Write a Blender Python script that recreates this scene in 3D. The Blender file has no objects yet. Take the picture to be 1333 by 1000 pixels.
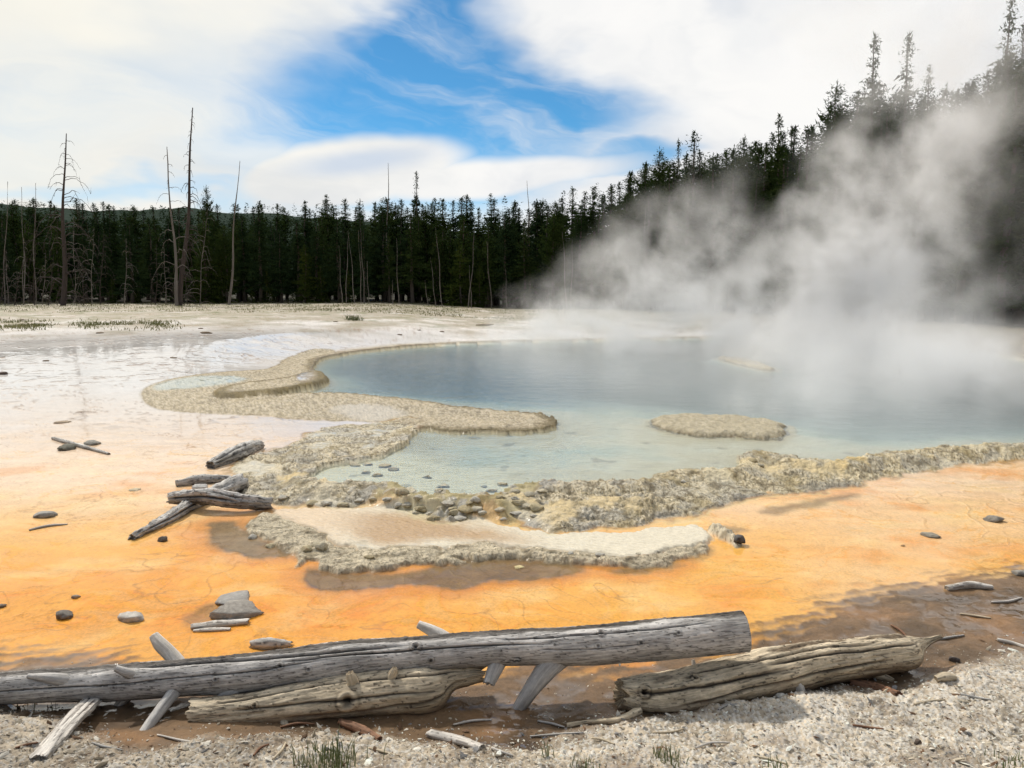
import bpy, math, random
import numpy as np
from mathutils import Vector, Matrix, Euler

S = bpy.context.scene
COL = S.collection
PI = math.pi
rng = np.random.default_rng(7)
random.seed(7)

# ------------------------------------------------------------------ camera
CAM_H = 1.90
F_PX = 1007.0                      # focal length in pixels of a 1333 px wide frame
PITCH = math.atan((500 - 375) / F_PX)
cam_d = bpy.data.cameras.new('camera')
cam = bpy.data.objects.new('camera', cam_d)
COL.objects.link(cam)
cam.location = (0, 0, CAM_H)
cam.rotation_euler = (PI / 2 - PITCH, 0, 0)
cam_d.sensor_width = 36
cam_d.lens = 36 * F_PX / 1333
cam_d.clip_start = 0.05
cam_d.clip_end = 3000
S.camera = cam
CP, SP = math.cos(PITCH), math.sin(PITCH)


def ray(x, y):
    """direction of a measured image point: used to lay out the ground plan."""
    a = (np.asarray(x, float) - 666.5) / F_PX
    b = (500 - np.asarray(y, float)) / F_PX
    return a, CP + b * SP, -SP + b * CP


def on_z(x, y, z=0.0):
    a, f, u = ray(x, y)
    t = (z - CAM_H) / u
    return a * t, f * t


def at_Y(x, y, Y):
    a, f, u = ray(x, y)
    t = Y / f
    return Vector((float(a * t), float(Y), float(CAM_H + u * t)))


def project(X, Y, Z):
    dz = Z - CAM_H
    f = Y * CP - dz * SP
    u = Y * SP + dz * CP
    f = np.maximum(f, 1e-3)
    return 666.5 + F_PX * X / f, 500 - F_PX * u / f


def lin(r, g, b):
    def k(v):
        v /= 255.0
        return v / 12.92 if v <= 0.04045 else ((v + 0.055) / 1.055) ** 2.4
    return np.array([k(r), k(g), k(b)])


# ------------------------------------------------------------------ noise
_perm = np.random.default_rng(3).permutation(256).astype(np.int64)
_perm = np.concatenate([_perm, _perm, _perm])
_g2 = np.stack([np.cos(np.arange(256) * 2.39996), np.sin(np.arange(256) * 2.39996)], 1)
_g3 = np.random.default_rng(5).normal(size=(256, 3))
_g3 /= np.linalg.norm(_g3, axis=1)[:, None]


from concurrent.futures import ThreadPoolExecutor
_pool = ThreadPoolExecutor(4)


def chunked(f):
    """run a pointwise function over long arrays in pieces"""
    def g(x, y, *a, **k):
        x, y = np.asarray(x, float), np.asarray(y, float)
        if x.ndim != 1 or x.size < 60000 or y.shape != x.shape:
            return f(x, y, *a, **k)
        cuts = list(range(0, x.size, 24000)) + [x.size]
        res = list(_pool.map(lambda i: f(x[cuts[i]:cuts[i + 1]], y[cuts[i]:cuts[i + 1]], *a, **k), range(len(cuts) - 1)))
        if isinstance(res[0], tuple):
            return tuple(np.concatenate(c) for c in zip(*res))
        return np.concatenate(res)
    return g


@chunked
def noise2(x, y, seed=0):
    x = np.asarray(x, float) + seed * 17.31
    y = np.asarray(y, float) - seed * 9.77
    xi, yi = np.floor(x).astype(np.int64), np.floor(y).astype(np.int64)
    xf, yf = x - xi, y - yi
    xi &= 255
    yi &= 255
    u = xf * xf * xf * (xf * (xf * 6 - 15) + 10)
    v = yf * yf * yf * (yf * (yf * 6 - 15) + 10)

    def g(ix, iy, dx, dy):
        h = _perm[_perm[ix & 255] + (iy & 255)]
        gg = _g2[h]
        return gg[..., 0] * dx + gg[..., 1] * dy
    a = g(xi, yi, xf, yf)
    b = g(xi + 1, yi, xf - 1, yf)
    c = g(xi, yi + 1, xf, yf - 1)
    d = g(xi + 1, yi + 1, xf - 1, yf - 1)
    ab = a + u * (b - a)
    cd = c + u * (d - c)
    return (ab + v * (cd - ab)) * 1.5


@chunked
def fbm2(x, y, octaves=4, seed=0, gain=0.5):
    s, a, f, n = 0, 1.0, 1.0, 0
    for k in range(octaves):
        s = s + a * noise2(x * f, y * f, seed + k * 3)
        n += a
        a *= gain
        f *= 2.03
    return s / n * 1.3


def noise3(p, seed=0):
    p = p + seed * np.array([13.1, 7.7, 21.3])
    i = np.floor(p).astype(np.int64)
    f = p - i
    w = f * f * f * (f * (f * 6 - 15) + 10)
    out = 0
    for dx in (0, 1):
        for dy in (0, 1):
            for dz in (0, 1):
                h = _perm[_perm[_perm[(i[..., 0] + dx) & 255] + ((i[..., 1] + dy) & 255)] + ((i[..., 2] + dz) & 255)]
                g = _g3[h]
                d = g[..., 0] * (f[..., 0] - dx) + g[..., 1] * (f[..., 1] - dy) + g[..., 2] * (f[..., 2] - dz)
                out = out + d * (w[..., 0] if dx else 1 - w[..., 0]) * (w[..., 1] if dy else 1 - w[..., 1]) * (w[..., 2] if dz else 1 - w[..., 2])
    return out * 1.5


def fbm3(p, octaves=4, seed=0, gain=0.5):
    s, a, f, n = 0, 1.0, 1.0, 0
    for k in range(octaves):
        s = s + a * noise3(p * f, seed + k)
        n += a
        a *= gain
        f *= 2.03
    return s / n * 1.3


@chunked
def cells(x, y, seed=0):
    """distance to the nearest and second nearest jittered cell point, and the id of the nearest."""
    xi, yi = np.floor(x).astype(np.int64), np.floor(y).astype(np.int64)
    d1 = np.full(np.shape(x), 9.0)
    d2 = np.full(np.shape(x), 9.0)
    idn = np.zeros(np.shape(x))
    for dx in (-1, 0, 1):
        for dy in (-1, 0, 1):
            cx, cy = xi + dx, yi + dy
            h = _perm[_perm[(cx + seed) & 255] + (cy & 255)]
            h2 = _perm[h + 57]
            px = cx + 0.12 + 0.76 * h / 255.0
            py = cy + 0.12 + 0.76 * h2 / 255.0
            d = np.hypot(px - x, py - y)
            m = d < d1
            d2 = np.where(m, d1, np.minimum(d2, d))
            idn = np.where(m, h / 255.0, idn)
            d1 = np.where(m, d, d1)
    return d1, d2, idn


def sstep(a, b, x):
    t = np.clip((x - a) / (b - a), 0, 1)
    return t * t * (3 - 2 * t)


def mix(a, b, t):
    if np.ndim(t) and np.ndim(b) <= 1 and np.ndim(a) == 2:
        t = t[:, None]
    elif np.ndim(t) and np.ndim(a) == 2:
        t = t[:, None]
    return a * (1 - t) + b * t


@chunked
def sdf(X, Y, poly, reach=1.5):
    """signed distance in metres to a closed outline, positive inside; -reach when far."""
    P = np.asarray(poly, float)
    out = np.full(X.shape, -float(reach))
    lo, hi = P.min(0) - reach, P.max(0) + reach
    m = (X > lo[0]) & (X < hi[0]) & (Y > lo[1]) & (Y < hi[1])
    x, y = X[m], Y[m]
    d = np.full(x.shape, 1e9)
    ins = np.zeros(x.shape, bool)
    n = len(P)
    for k in range(n):
        ax, ay = P[k]
        bx, by = P[(k + 1) % n]
        ex, ey = bx - ax, by - ay
        L = ex * ex + ey * ey + 1e-12
        t = np.clip(((x - ax) * ex + (y - ay) * ey) / L, 0, 1)
        d = np.minimum(d, (x - ax - ex * t) ** 2 + (y - ay - ey * t) ** 2)
        c = ((ay > y) != (by > y)) & (x < (bx - ax) * (y - ay) / (by - ay + 1e-15) + ax)
        ins ^= c
    d = np.sqrt(d)
    out[m] = np.where(ins, d, -d)
    return out


def smooth_poly(pts, it=2):
    P = np.asarray(pts, float)
    for _ in range(it):
        Q = np.roll(P, -1, 0)
        P = np.stack([P * .75 + Q * .25, P * .25 + Q * .75], 1).reshape(-1, 2)
    return P


# ------------------------------------------------------------------ objects
def mesh_np(name, verts, faces, mat=None, parent=None, smooth=True, cols=None, uvs=None, attrs=None):
    """faces: (n,k) array of one size, or a list of arrays of different sizes."""
    me = bpy.data.meshes.new(name)
    verts = np.asarray(verts, np.float32)
    groups = faces if isinstance(faces, list) else [faces]
    groups = [np.asarray(g, np.int32) for g in groups if len(g)]
    loops = np.concatenate([g.ravel() for g in groups])
    tot = np.concatenate([np.full(len(g), g.shape[1], np.int32) for g in groups])
    st = np.concatenate([[0], np.cumsum(tot)[:-1]]).astype(np.int32)
    me.vertices.add(len(verts))
    me.vertices.foreach_set('co', verts.ravel())
    me.loops.add(len(loops))
    me.loops.foreach_set('vertex_index', loops)
    me.polygons.add(len(tot))
    me.polygons.foreach_set('loop_start', st)
    me.polygons.foreach_set('loop_total', tot)
    me.polygons.foreach_set('use_smooth', np.full(len(tot), smooth))
    if cols is not None:
        a = me.color_attributes.new('Col', 'FLOAT_COLOR', 'POINT')
        c4 = np.ones((len(verts), 4), np.float32)
        c4[:, :3] = cols
        a.data.foreach_set('color', c4.ravel())
    for k, v in (attrs or {}).items():
        a = me.attributes.new(k, 'FLOAT', 'POINT')
        a.data.foreach_set('value', np.asarray(v, np.float32))
    if uvs is not None:
        l = me.uv_layers.new(name='UVMap')
        l.data.foreach_set('uv', np.asarray(uvs, np.float32)[loops].ravel())
    me.update(calc_edges=True)
    me.validate()
    o = bpy.data.objects.new(name, me)
    COL.objects.link(o)
    if mat:
        me.materials.append(mat)
    if parent:
        o.parent = parent
    return o


def tag(o, label=None, cat=None, group=None, kind=None):
    if label: o['label'] = label
    if cat: o['category'] = cat
    if group: o['group'] = group
    if kind: o['kind'] = kind
    return o


def empty(name, loc=(0, 0, 0), rz=0):
    o = bpy.data.objects.new(name, None)
    COL.objects.link(o)
    o.location = loc
    o.rotation_euler.z = rz
    o.empty_display_size = 0.2
    return o


def rebase(o, p=None):
    """put a mesh object's origin at its own base, keeping the shape where it stands."""
    me = o.data
    n = len(me.vertices)
    co = np.empty(n * 3, np.float32)
    me.vertices.foreach_get('co', co)
    co = co.reshape(-1, 3)
    if p is None:
        lo, hi = co.min(0), co.max(0)
        p = ((lo[0] + hi[0]) / 2, (lo[1] + hi[1]) / 2, lo[2])
    me.vertices.foreach_set('co', (co - np.array(p, np.float32)).ravel())
    o.location = p
    return o


class NT:
    """a small helper for wiring node trees."""
    def __init__(s, tree):
        s.t = tree
        tree.nodes.clear()

    def n(s, typ, ins=None, **props):
        nd = s.t.nodes.new(typ)
        for k, v in props.items():
            setattr(nd, k, v)
        for k, v in (ins or {}).items():
            sock = nd.inputs[k]
            if hasattr(v, 'is_output'):
                s.t.links.new(v, sock)
            elif hasattr(v, 'outputs'):
                s.t.links.new(v.outputs[0], sock)
            else:
                sock.default_value = v
        return nd

    def math(s, op, a, b=0.0, c=0.0, clamp=False):
        return s.n('ShaderNodeMath', {0: a, 1: b, 2: c}, operation=op, use_clamp=clamp).outputs[0]

    def vmath(s, op, a, b=(0, 0, 0)):
        nd = s.n('ShaderNodeVectorMath', {0: a, 1: b}, operation=op)
        return nd.outputs['Value'] if op in ('LENGTH', 'DOT_PRODUCT', 'DISTANCE') else nd.outputs[0]

    def ramp(s, fac, stops, interp='LINEAR'):
        nd = s.n('ShaderNodeValToRGB', {'Fac': fac})
        cr = nd.color_ramp
        cr.interpolation = interp
        while len(cr.elements) < len(stops):
            cr.elements.new(0.5)
        for e, (p, c) in zip(cr.elements, stops):
            e.position = p
            e.color = (c, c, c, 1) if isinstance(c, (int, float)) else (*c[:3], 1)
        return nd

    def mixc(s, fac, a, b, blend='MIX'):
        nd = s.n('ShaderNodeMix', data_type='RGBA', blend_type=blend)
        for k, v in ((0, fac), (6, a), (7, b)):
            if hasattr(v, 'is_output'):
                s.t.links.new(v, nd.inputs[k])
            elif isinstance(v, (int, float)):
                nd.inputs[k].default_value = v
            else:
                nd.inputs[k].default_value = (*v[:3], 1)
        return nd.outputs[2]

    def noise(s, vec, scale, detail=4, rough=0.55, dist=0.0, dims='3D'):
        i = {'Scale': scale, 'Detail': detail, 'Roughness': rough, 'Distortion': dist}
        if vec is not None:
            i['Vector'] = vec
        return s.n('ShaderNodeTexNoise', i, noise_dimensions=dims)

    def smooth(s, x, a, b):
        return s.n('ShaderNodeMapRange', {0: x, 1: a, 2: b, 3: 0.0, 4: 1.0}, interpolation_type='SMOOTHSTEP').outputs[0]


def material(name):
    m = bpy.data.materials.new(name)
    m.use_nodes = True
    return m, NT(m.node_tree)
# ------------------------------------------------------------------ daylight
SUN_AZ = math.radians(-42)       # clockwise from +Y seen from above: the sun stands to the left, beyond the pool
SUN_EL = math.radians(47)
w = bpy.data.worlds.new('World')
S.world = w
w.use_nodes = True
T = NT(w.node_tree)
geo = T.n('ShaderNodeTexCoord').outputs['Generated']
sep = T.n('ShaderNodeSeparateXYZ', {0: geo})
sky = T.n('ShaderNodeTexSky', sky_type='NISHITA', sun_disc=False, sun_elevation=SUN_EL,
          sun_rotation=SUN_AZ, altitude=2300, air_density=1.0, dust_density=0.3, ozone_density=2.5)
az = T.math('MULTIPLY', T.math('ARCTAN2', sep.outputs[0], sep.outputs[1]), 57.29578)      # degrees right of +Y
el = T.math('MULTIPLY', T.math('ARCSINE', sep.outputs[2]), 57.29578)
vec = T.n('ShaderNodeCombineXYZ', {0: az, 1: el, 2: 0.0}).outputs[0]


def warp(scale, amt, sx=1.0):
    v = T.vmath('MULTIPLY', vec, (sx, 1.0, 1.0))
    nz = T.noise(v, scale, 4, 0.6)
    return T.vmath('MULTIPLY', T.vmath('SUBTRACT', nz.outputs['Color'], (0.5, 0.5, 0.5)), (amt / sx * 0.6, amt, 0))


wv = T.vmath('ADD', vec, T.vmath('ADD', warp(0.045, 18, 0.5), warp(0.2, 4.5, 0.4)))


def blob(cx, cy, rx, ry, rot, a, b, src=wv):
    """soft elliptical patch in azimuth and elevation"""
    v = T.vmath('SUBTRACT', src, (cx, cy, 0))
    v = T.n('ShaderNodeVectorRotate', {'Vector': v, 'Angle': math.radians(rot)}, rotation_type='Z_AXIS').outputs[0]
    v = T.vmath('MULTIPLY', v, (1 / rx, 1 / ry, 0))
    return T.math('SUBTRACT', 1.0, T.smooth(T.vmath('LENGTH', v), a, b))


def pxa(x, y):
    a, f, u = ray(x, y)
    return math.degrees(math.atan2(a, f)), math.degrees(math.atan2(u, math.hypot(a, f)))


def pblob(x, y, rx, ry, rot=0, a=0.5, b=1.2, src=wv):
    cx, cy = pxa(x, y)
    return blob(cx, cy, rx / 17.5, ry / 17.5, rot, a, b, src)


mx = lambda a, b: T.math('MAXIMUM', a, b)
# openings of blue between the clouds
blue = pblob(600, 115, 320, 130, -12, 0.50, 1.22)
blue = mx(blue, T.math('MULTIPLY', pblob(230, 130, 300, 70, -10, 0.2, 1.3), 0.30))
blue = mx(blue, pblob(530, 30, 150, 60, -20, 0.5, 1.15))
blue = mx(blue, T.math('MULTIPLY', pblob(800, 195, 90, 26, -6, 0.4, 1.15), 0.85))
blue = mx(blue, T.math('MULTIPLY', pblob(330, 255, 300, 14, 0, 0.3, 1.4), 0.45))
wedge = pblob(850, 55, 225, 62, 12, 0.55, 1.08)
wedge = wedge
blue = T.math('MULTIPLY', blue, T.math('SUBTRACT', 1.0, wedge))
blue = mx(blue, blob(-120, 40, 45, 25, 0, .4, 1.2))
blue = mx(blue, blob(150, 35, 50, 20, 0, .4, 1.2))
# thin streaks drawn over the blue
stv = T.vmath('MULTIPLY', T.n('ShaderNodeVectorRotate', {'Vector': wv, 'Angle': math.radians(14)}, rotation_type='Z_AXIS').outputs[0], (0.035, 0.16, 1))
streak = T.smooth(T.noise(stv, 1.0, 6, 0.62).outputs[0], 0.42, 0.72)
blue = T.math('MULTIPLY', blue, T.math('SUBTRACT', 1.0, T.math('MULTIPLY', streak, 0.72)))
wv2 = T.vmath('ADD', vec, warp(0.12, 2.2, 0.5))
lent = T.math('MULTIPLY', pblob(455, 228, 165, 50, -8, 0.66, 1.06, wv2), 1.0)       # the lens cloud over the trees
lent = mx(lent, pblob(620, 236, 250, 26, -5, 0.5, 1.2, wv2))
lent = mx(lent, T.math('MULTIPLY', pblob(300, 215, 170, 60, 0, 0.3, 1.2), 0.8))
cloud = mx(T.math('SUBTRACT', 1.0, blue), lent)
shade_n = T.noise(T.vmath('MULTIPLY', wv, (0.5, 1, 1)), 0.11, 5, 0.55).outputs[0]
white = T.mixc(T.smooth(shade_n, 0.35, 0.75), (0.98, 0.97, 0.95), (0.66, 0.70, 0.76))
warm = blob(-33, 14, 26, 16, 0, 0.2, 1.3)
white = T.mixc(T.math('MULTIPLY', warm, 0.6), white, (1.0, 0.95, 0.80))
behind = T.smooth(T.math('ABSOLUTE', az), 62.0, 115.0)
white = T.mixc(T.math('MULTIPLY', behind, 0.75), white, (0.36, 0.38, 0.41))          # unseen clouds behind the viewer, greyed to darken the sides facing the camera
white = T.mixc(T.math('MULTIPLY', pblob(470, 214, 110, 20, -8, 0.2, 1.2, wv2), 0.6), white, (0.50, 0.62, 0.80))
skyb = T.mixc(1.0, T.vmath('MULTIPLY', sky, (0.115, 0.115, 0.115)), (0.40, 0.86, 0.98), 'MULTIPLY')
col = T.mixc(cloud, skyb, white)
bg = T.n('ShaderNodeBackground', {'Color': T.mixc(1.0, col, (10, 10, 10), 'MULTIPLY'), 'Strength': 0.1})
T.n('ShaderNodeOutputWorld', {'Surface': bg})

sun_d = bpy.data.lights.new('sun', 'SUN')
sun_d.energy = 3.0
sun_d.angle = math.radians(2.5)
sun_d.color = (1.0, 0.94, 0.84)
sun = bpy.data.objects.new('sun', sun_d)
COL.objects.link(sun)
sd = Vector((math.sin(SUN_AZ) * math.cos(SUN_EL), math.cos(SUN_AZ) * math.cos(SUN_EL), math.sin(SUN_EL)))
sun.rotation_euler = sd.to_track_quat('Z', 'Y').to_euler()
sun.location = sd * 60
S.view_settings.view_transform = 'Standard'
S.view_settings.look = 'None'
S.view_settings.exposure = 0
S.render.engine = 'CYCLES'
cy = S.cycles
cy.use_denoising = True
cy.denoiser = 'OPENIMAGEDENOISE'
cy.max_bounces = 5
cy.use_adaptive_sampling = True
cy.adaptive_threshold = 0.03
cy.adaptive_min_samples = 16
cy.time_limit = 780
cy.diffuse_bounces = 2
cy.glossy_bounces = 3
cy.transmission_bounces = 4
cy.transparent_max_bounces = 40
cy.volume_bounces = 1
cy.caustics_reflective = False
cy.caustics_refractive = False
cy.sample_clamp_indirect = 4
cy.sample_clamp_direct = 5
# ------------------------------------------------------------------ ground plan (outlines measured on the photograph)
POOL_Z = 0.12


def base_h(X, Y):
    r = np.hypot(X, Y)
    h = (0.0165 + 0.010 * sstep(-1.5, -5.5, X)) * np.clip(Y - 5.4, 0, 60)
    h = np.where(h > 0.30, 0.30 + 0.17 * (1 - np.exp(-(h - 0.30) / 0.17)), h)
    h = h + 0.025 * sstep(1.0, -10.0, X) * 17 * (1 - np.exp(-np.clip(Y - 11, 0, 80) / 17.0)) * sstep(-160, -60, X)
    h = h * sstep(-2, 6, Y)
    # gravel bank towards the viewer
    h = h + 0.05 * sstep(3.25, 2.6, Y + 0.10 * X) * sstep(-6, 0, Y + 6) - 0.035 * sstep(4.5, 3.9, Y + 0.1 * X)
    # rising ground under the right-hand forest
    e = X - 0.1 - 0.55 * Y * 0
    d = np.clip((X * 0.80 + Y * 0.60) - 42, 0, 200) * sstep(8, 26, X)
    h = h + 9.5 * (1 - np.exp(-d * 0.020)) + 0.0 * e
    h = h + 0.5 * sstep(50, 75, Y) * fbm2(X / 22, Y / 22, 3, 91) + 0.04 * sstep(26, 40, r) * fbm2(X / 6, Y / 6, 3, 92)
    return h


def on_ground(x, y):
    x = np.asarray(x, float)
    y = np.asarray(y, float)
    z = np.full(x.shape, 0.1)
    for _ in range(30):
        X, Y = on_z(x, y, z)
        z = z * 0.4 + 0.6 * base_h(X, Y)
    return X, Y, z


def gp(pts, it=2):
    p = np.array(pts, float)
    X, Y, _ = on_ground(p[:, 0], p[:, 1])
    return smooth_poly(np.stack([X, Y], 1), it)


def zp(pts, z, it=2):
    p = np.array(pts, float)
    X, Y = on_z(p[:, 0], p[:, 1], z)
    P = np.stack([X, Y], 1)
    return smooth_poly(P, it) if it else P


POOL = zp([(408, 478), (415, 470), (440, 464), (490, 457), (540, 452), (620, 448), (700, 446), (850, 443), (1000, 440), (1120, 442), (1200, 448),
           (1280, 460), (1350, 472), (1500, 500), (1550, 560), (1400, 574), (1333, 579), (1270, 581), (1215, 585), (1150, 591), (1100, 600), (1075, 604),
           (1050, 602), (1020, 595), (990, 590), (968, 592), (960, 600), (968, 608), (955, 613), (900, 613), (865, 617), (845, 627), (800, 629), (740, 631),
           (709, 629), (663, 638), (643, 650), (617, 648), (574, 641), (560, 650), (538, 641), (498, 631), (442, 630), (409, 630), (402, 622), (419, 611),
           (445, 603), (488, 598), (515, 588), (531, 578), (543, 559), (590, 564), (630, 565), (706, 564), (726, 555), (719, 544), (696, 539), (647, 537),
           (597, 532), (548, 524), (498, 519), (465, 515), (432, 513), (375, 516), (350, 519), (395, 511), (425, 504), (431, 498), (425, 490), (412, 486)], POOL_Z, 1)
ISLE = zp([(842, 548), (860, 541), (900, 539), (940, 541), (990, 545), (1020, 550), (1028, 560), (1025, 570), (1005, 574), (970, 570), (930, 569), (890, 567), (870, 561), (850, 556)], POOL_Z)
ISLE2 = zp([(925, 466), (960, 465), (1000, 474), (1018, 482), (1000, 483), (960, 474)], POOL_Z)
COVE = zp([(390, 600), (500, 585), (540, 560), (640, 566), (730, 552), (850, 553), (960, 572), (1040, 590), (1080, 606), (960, 620), (840, 640), (640, 662), (500, 660), (390, 640)], POOL_Z)
CREAMW = zp([(390, 600), (470, 592), (520, 590), (560, 600), (640, 612), (660, 632), (640, 656), (560, 655), (390, 640)], POOL_Z)
TONGUE = zp([(178, 520), (200, 536), (260, 541), (330, 541), (400, 546), (460, 545), (530, 550), (545, 560), (590, 566), (630, 567), (706, 566), (730, 556), (722, 542),
             (647, 535), (548, 522), (432, 511), (400, 509), (380, 500), (404, 490), (408, 478), (412, 468), (440, 462), (435, 458), (405, 460), (380, 467), (360, 478), (340, 487),
             (300, 492), (262, 498), (220, 504), (190, 511)], POOL_Z)
LEDGE = zp([(276, 514), (320, 505), (370, 498), (400, 490), (425, 489), (434, 498), (425, 505), (395, 512), (340, 520), (290, 525), (274, 521)], POOL_Z)
_cr_out = [(540, 546), (480, 549), (430, 555), (405, 561), (385, 575), (352, 585), (318, 596), (300, 610), (296, 630), (312, 650), (345, 656), (400, 659), (450, 659),
           (492, 655), (520, 656), (545, 674), (575, 682), (628, 672), (642, 654), (662, 676), (705, 696), (740, 690), (800, 685), (860, 680), (900, 672), (925, 662), (965, 652), (1000, 645), (1050, 640), (1085, 634),
           (1120, 629), (1150, 622), (1200, 612), (1260, 603), (1333, 597), (1500, 588)]
_cr_in = [(1500, 572), (1333, 576), (1215, 583), (1150, 588), (1075, 600), (1020, 590), (960, 588), (950, 605), (850, 612), (830, 622), (740, 626), (660, 634), (640, 642), (560, 642), (500, 624), (440, 623), (425, 612),
          (450, 604), (500, 598), (530, 586), (552, 560)]
_a = np.array(_cr_out, float)
_ax, _ay, _ = on_ground(_a[:, 0], _a[:, 1] + 2)
CRUST = np.concatenate([np.stack([_ax, _ay], 1), zp(_cr_in, POOL_Z, 0)])
CRUST = smooth_poly(CRUST, 1)
SHELF = zp([(345, 658), (480, 657), (560, 664), (640, 676), (700, 690), (760, 690), (860, 683), (905, 678), (930, 690), (920, 706), (865, 712), (845, 726), (740, 721),
            (640, 712), (560, 713), (470, 716), (440, 705), (400, 692), (350, 680)], 0.045)
FRINGE = zp([(318, 672), (345, 665), (400, 686), (440, 702), (475, 716), (560, 711), (640, 710), (740, 719), (845, 724), (870, 711), (925, 703), (930, 712), (890, 722), (850, 733), (790, 737),
             (740, 729), (660, 721), (600, 727), (560, 735), (490, 741), (430, 735), (400, 726), (380, 740), (366, 752), (372, 738), (395, 718), (350, 702), (325, 690)], 0.03)
WEDGE = zp([(915, 684), (935, 686), (962, 697), (970, 703), (958, 710), (945, 700), (925, 695)], 0.03)
DARK = [gp(p) for p in (
    [(262, 684), (300, 676), (322, 688), (340, 704), (384, 714), (386, 724), (345, 730), (300, 722), (262, 706)],
    [(378, 752), (398, 738), (440, 740), (480, 748), (540, 748), (560, 736), (600, 730), (660, 722), (740, 729), (768, 740), (745, 750), (690, 757), (640, 760), (600, 770), (555, 765), (500, 766), (450, 771), (410, 770)],
    [(780, 741), (850, 733), (885, 728), (880, 738), (835, 748), (795, 746)],
    [(245, 806), (262, 792), (285, 788), (290, 805), (262, 815)],
    [(985, 668), (1060, 650), (1110, 641), (1118, 646), (1075, 656), (1010, 672)],
    [(920, 690), (960, 684), (975, 690), (940, 697)])]
MUD = gp([(-420, 842), (-60, 850), (60, 856), (130, 852), (190, 862), (330, 874), (600, 880), (800, 868), (940, 846), (990, 826), (1030, 812), (1078, 790), (1128, 774), (1190, 763), (1240, 752), (1333, 742),
          (1600, 730), (1900, 720), (1900, 1100), (-700, 1100)], 1)
GRAVEL = gp([(-600, 925), (-60, 915), (60, 925), (120, 960), (170, 985), (280, 962), (360, 950), (470, 955), (560, 965), (640, 968), (700, 966), (770, 948), (830, 938), (900, 922), (960, 912), (1040, 898), (1120, 896), (1200, 889),
             (1260, 868), (1333, 848), (1700, 800), (2600, 1150), (3000, 3000), (-3000, 3000), (-1200, 1100)], 1)
TURQ = zp([(200, 510), (240, 503), (300, 498), (330, 500), (290, 508), (240, 514), (205, 516)], POOL_Z)
PINKPAN = zp([(430, 538), (440, 528), (500, 530), (530, 538), (525, 545), (470, 547)], POOL_Z)
ORANGE_L = gp([(-200, 640), (60, 660), (190, 655), (330, 600), (420, 552), (460, 548), (440, 575), (380, 650), (330, 675), (250, 700), (100, 740), (-200, 720)])

# ------------------------------------------------------------------ ground sheet
th_d = np.radians(np.linspace(-38, 38, 1120))
th = np.concatenate([np.radians(np.linspace(-180, -39, 40)[:-1]), th_d, np.radians(np.linspace(39, 180, 40)[1:])])
yy = np.concatenate([np.linspace(1015, 745, 290), np.linspace(744.5, 590, 280), np.linspace(589.2, 520, 110), np.linspace(519, 478, 44), np.linspace(477.3, 438, 120), np.linspace(437, 397, 44)])
rr = (CAM_H - 0.3) * F_PX / (yy - 372) * 0.98
rr = np.concatenate([[0.02, 0.5, 1.0, 1.5, 2.0, 2.2], rr[rr > 2.3], np.geomspace(rr[-1] * 1.06, 1500, 40)])
TH, R = np.meshgrid(th, rr)
gX = (R * np.sin(TH)).ravel()
gY = (R * np.cos(TH)).ravel()
gr = R.ravel()
nr, nt = R.shape

Bh = base_h(gX, gY)
# organic edges: the outlines are read at warped positions; the warp grows with distance
ws = np.clip(gr / 8, 0.4, 2.2)
wx = gX + ws * (0.05 * fbm2(gX * 1.6 / ws, gY * 1.6 / ws, 4, 11) + 0.022 * fbm2(gX * 10 / ws, gY * 10 / ws, 4, 12)) + 0.05 * fbm2(gX * 4, gY * 4, 3, 13) * (gr < 12)
wy = gY + ws * (0.09 * fbm2(gX * 1.6 / ws, gY * 1.6 / ws, 4, 14) + 0.030 * fbm2(gX * 10 / ws, gY * 10 / ws, 4, 15)) + 0.06 * fbm2(gX * 4, gY * 4, 3, 16) * (gr < 12)
big = fbm2(gX * 0.5, gY * 0.5, 4, 20)
mid = fbm2(gX * 2.2, gY * 2.2, 4, 21)
fine = fbm2(gX * 9, gY * 9, 4, 22)
vfine = fbm2(gX * 34, gY * 34, 3, 23)

d_pool = sdf(wx, wy, POOL, 6.0)
d_isle = np.maximum(sdf(wx, wy, ISLE, 2.0), sdf(wx, wy, ISLE2, 2.0))
d_water = np.minimum(d_pool, -d_isle)           # >0 in the water
d_tongue = sdf(wx, wy, TONGUE)
d_ledge = sdf(wx, wy, LEDGE)
lace = 0.055 * fbm2(gX * 6, gY * 6, 4, 18) + 0.11 * fbm2(gX * 2.3, gY * 1.8, 3, 19)
d_crust = sdf(wx, wy, CRUST)
d_crust = np.where(d_crust > -1.0, d_crust + lace * (d_pool < -0.1), d_crust)
d_shelf = sdf(wx, wy, SHELF)
d_fringe = sdf(wx, wy, FRINGE)
d_fringe = np.where(d_fringe > -1, d_fringe + 0.9 * lace - 0.01, d_fringe)
d_wedge = sdf(wx, wy, WEDGE)
d_cove = sdf(wx, wy, COVE, 9)
d_creamw = sdf(wx, wy, CREAMW, 2)
d_mud = sdf(gX + 0.10 * mid, gY + 0.16 * fbm2(gX * 3, gY * 3, 4, 33), MUD, 2)
d_gravel = sdf(gX + 0.10 * mid, gY + 0.10 * fbm2(gX * 2.6, gY * 2.6, 4, 34), GRAVEL, 2)

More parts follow.
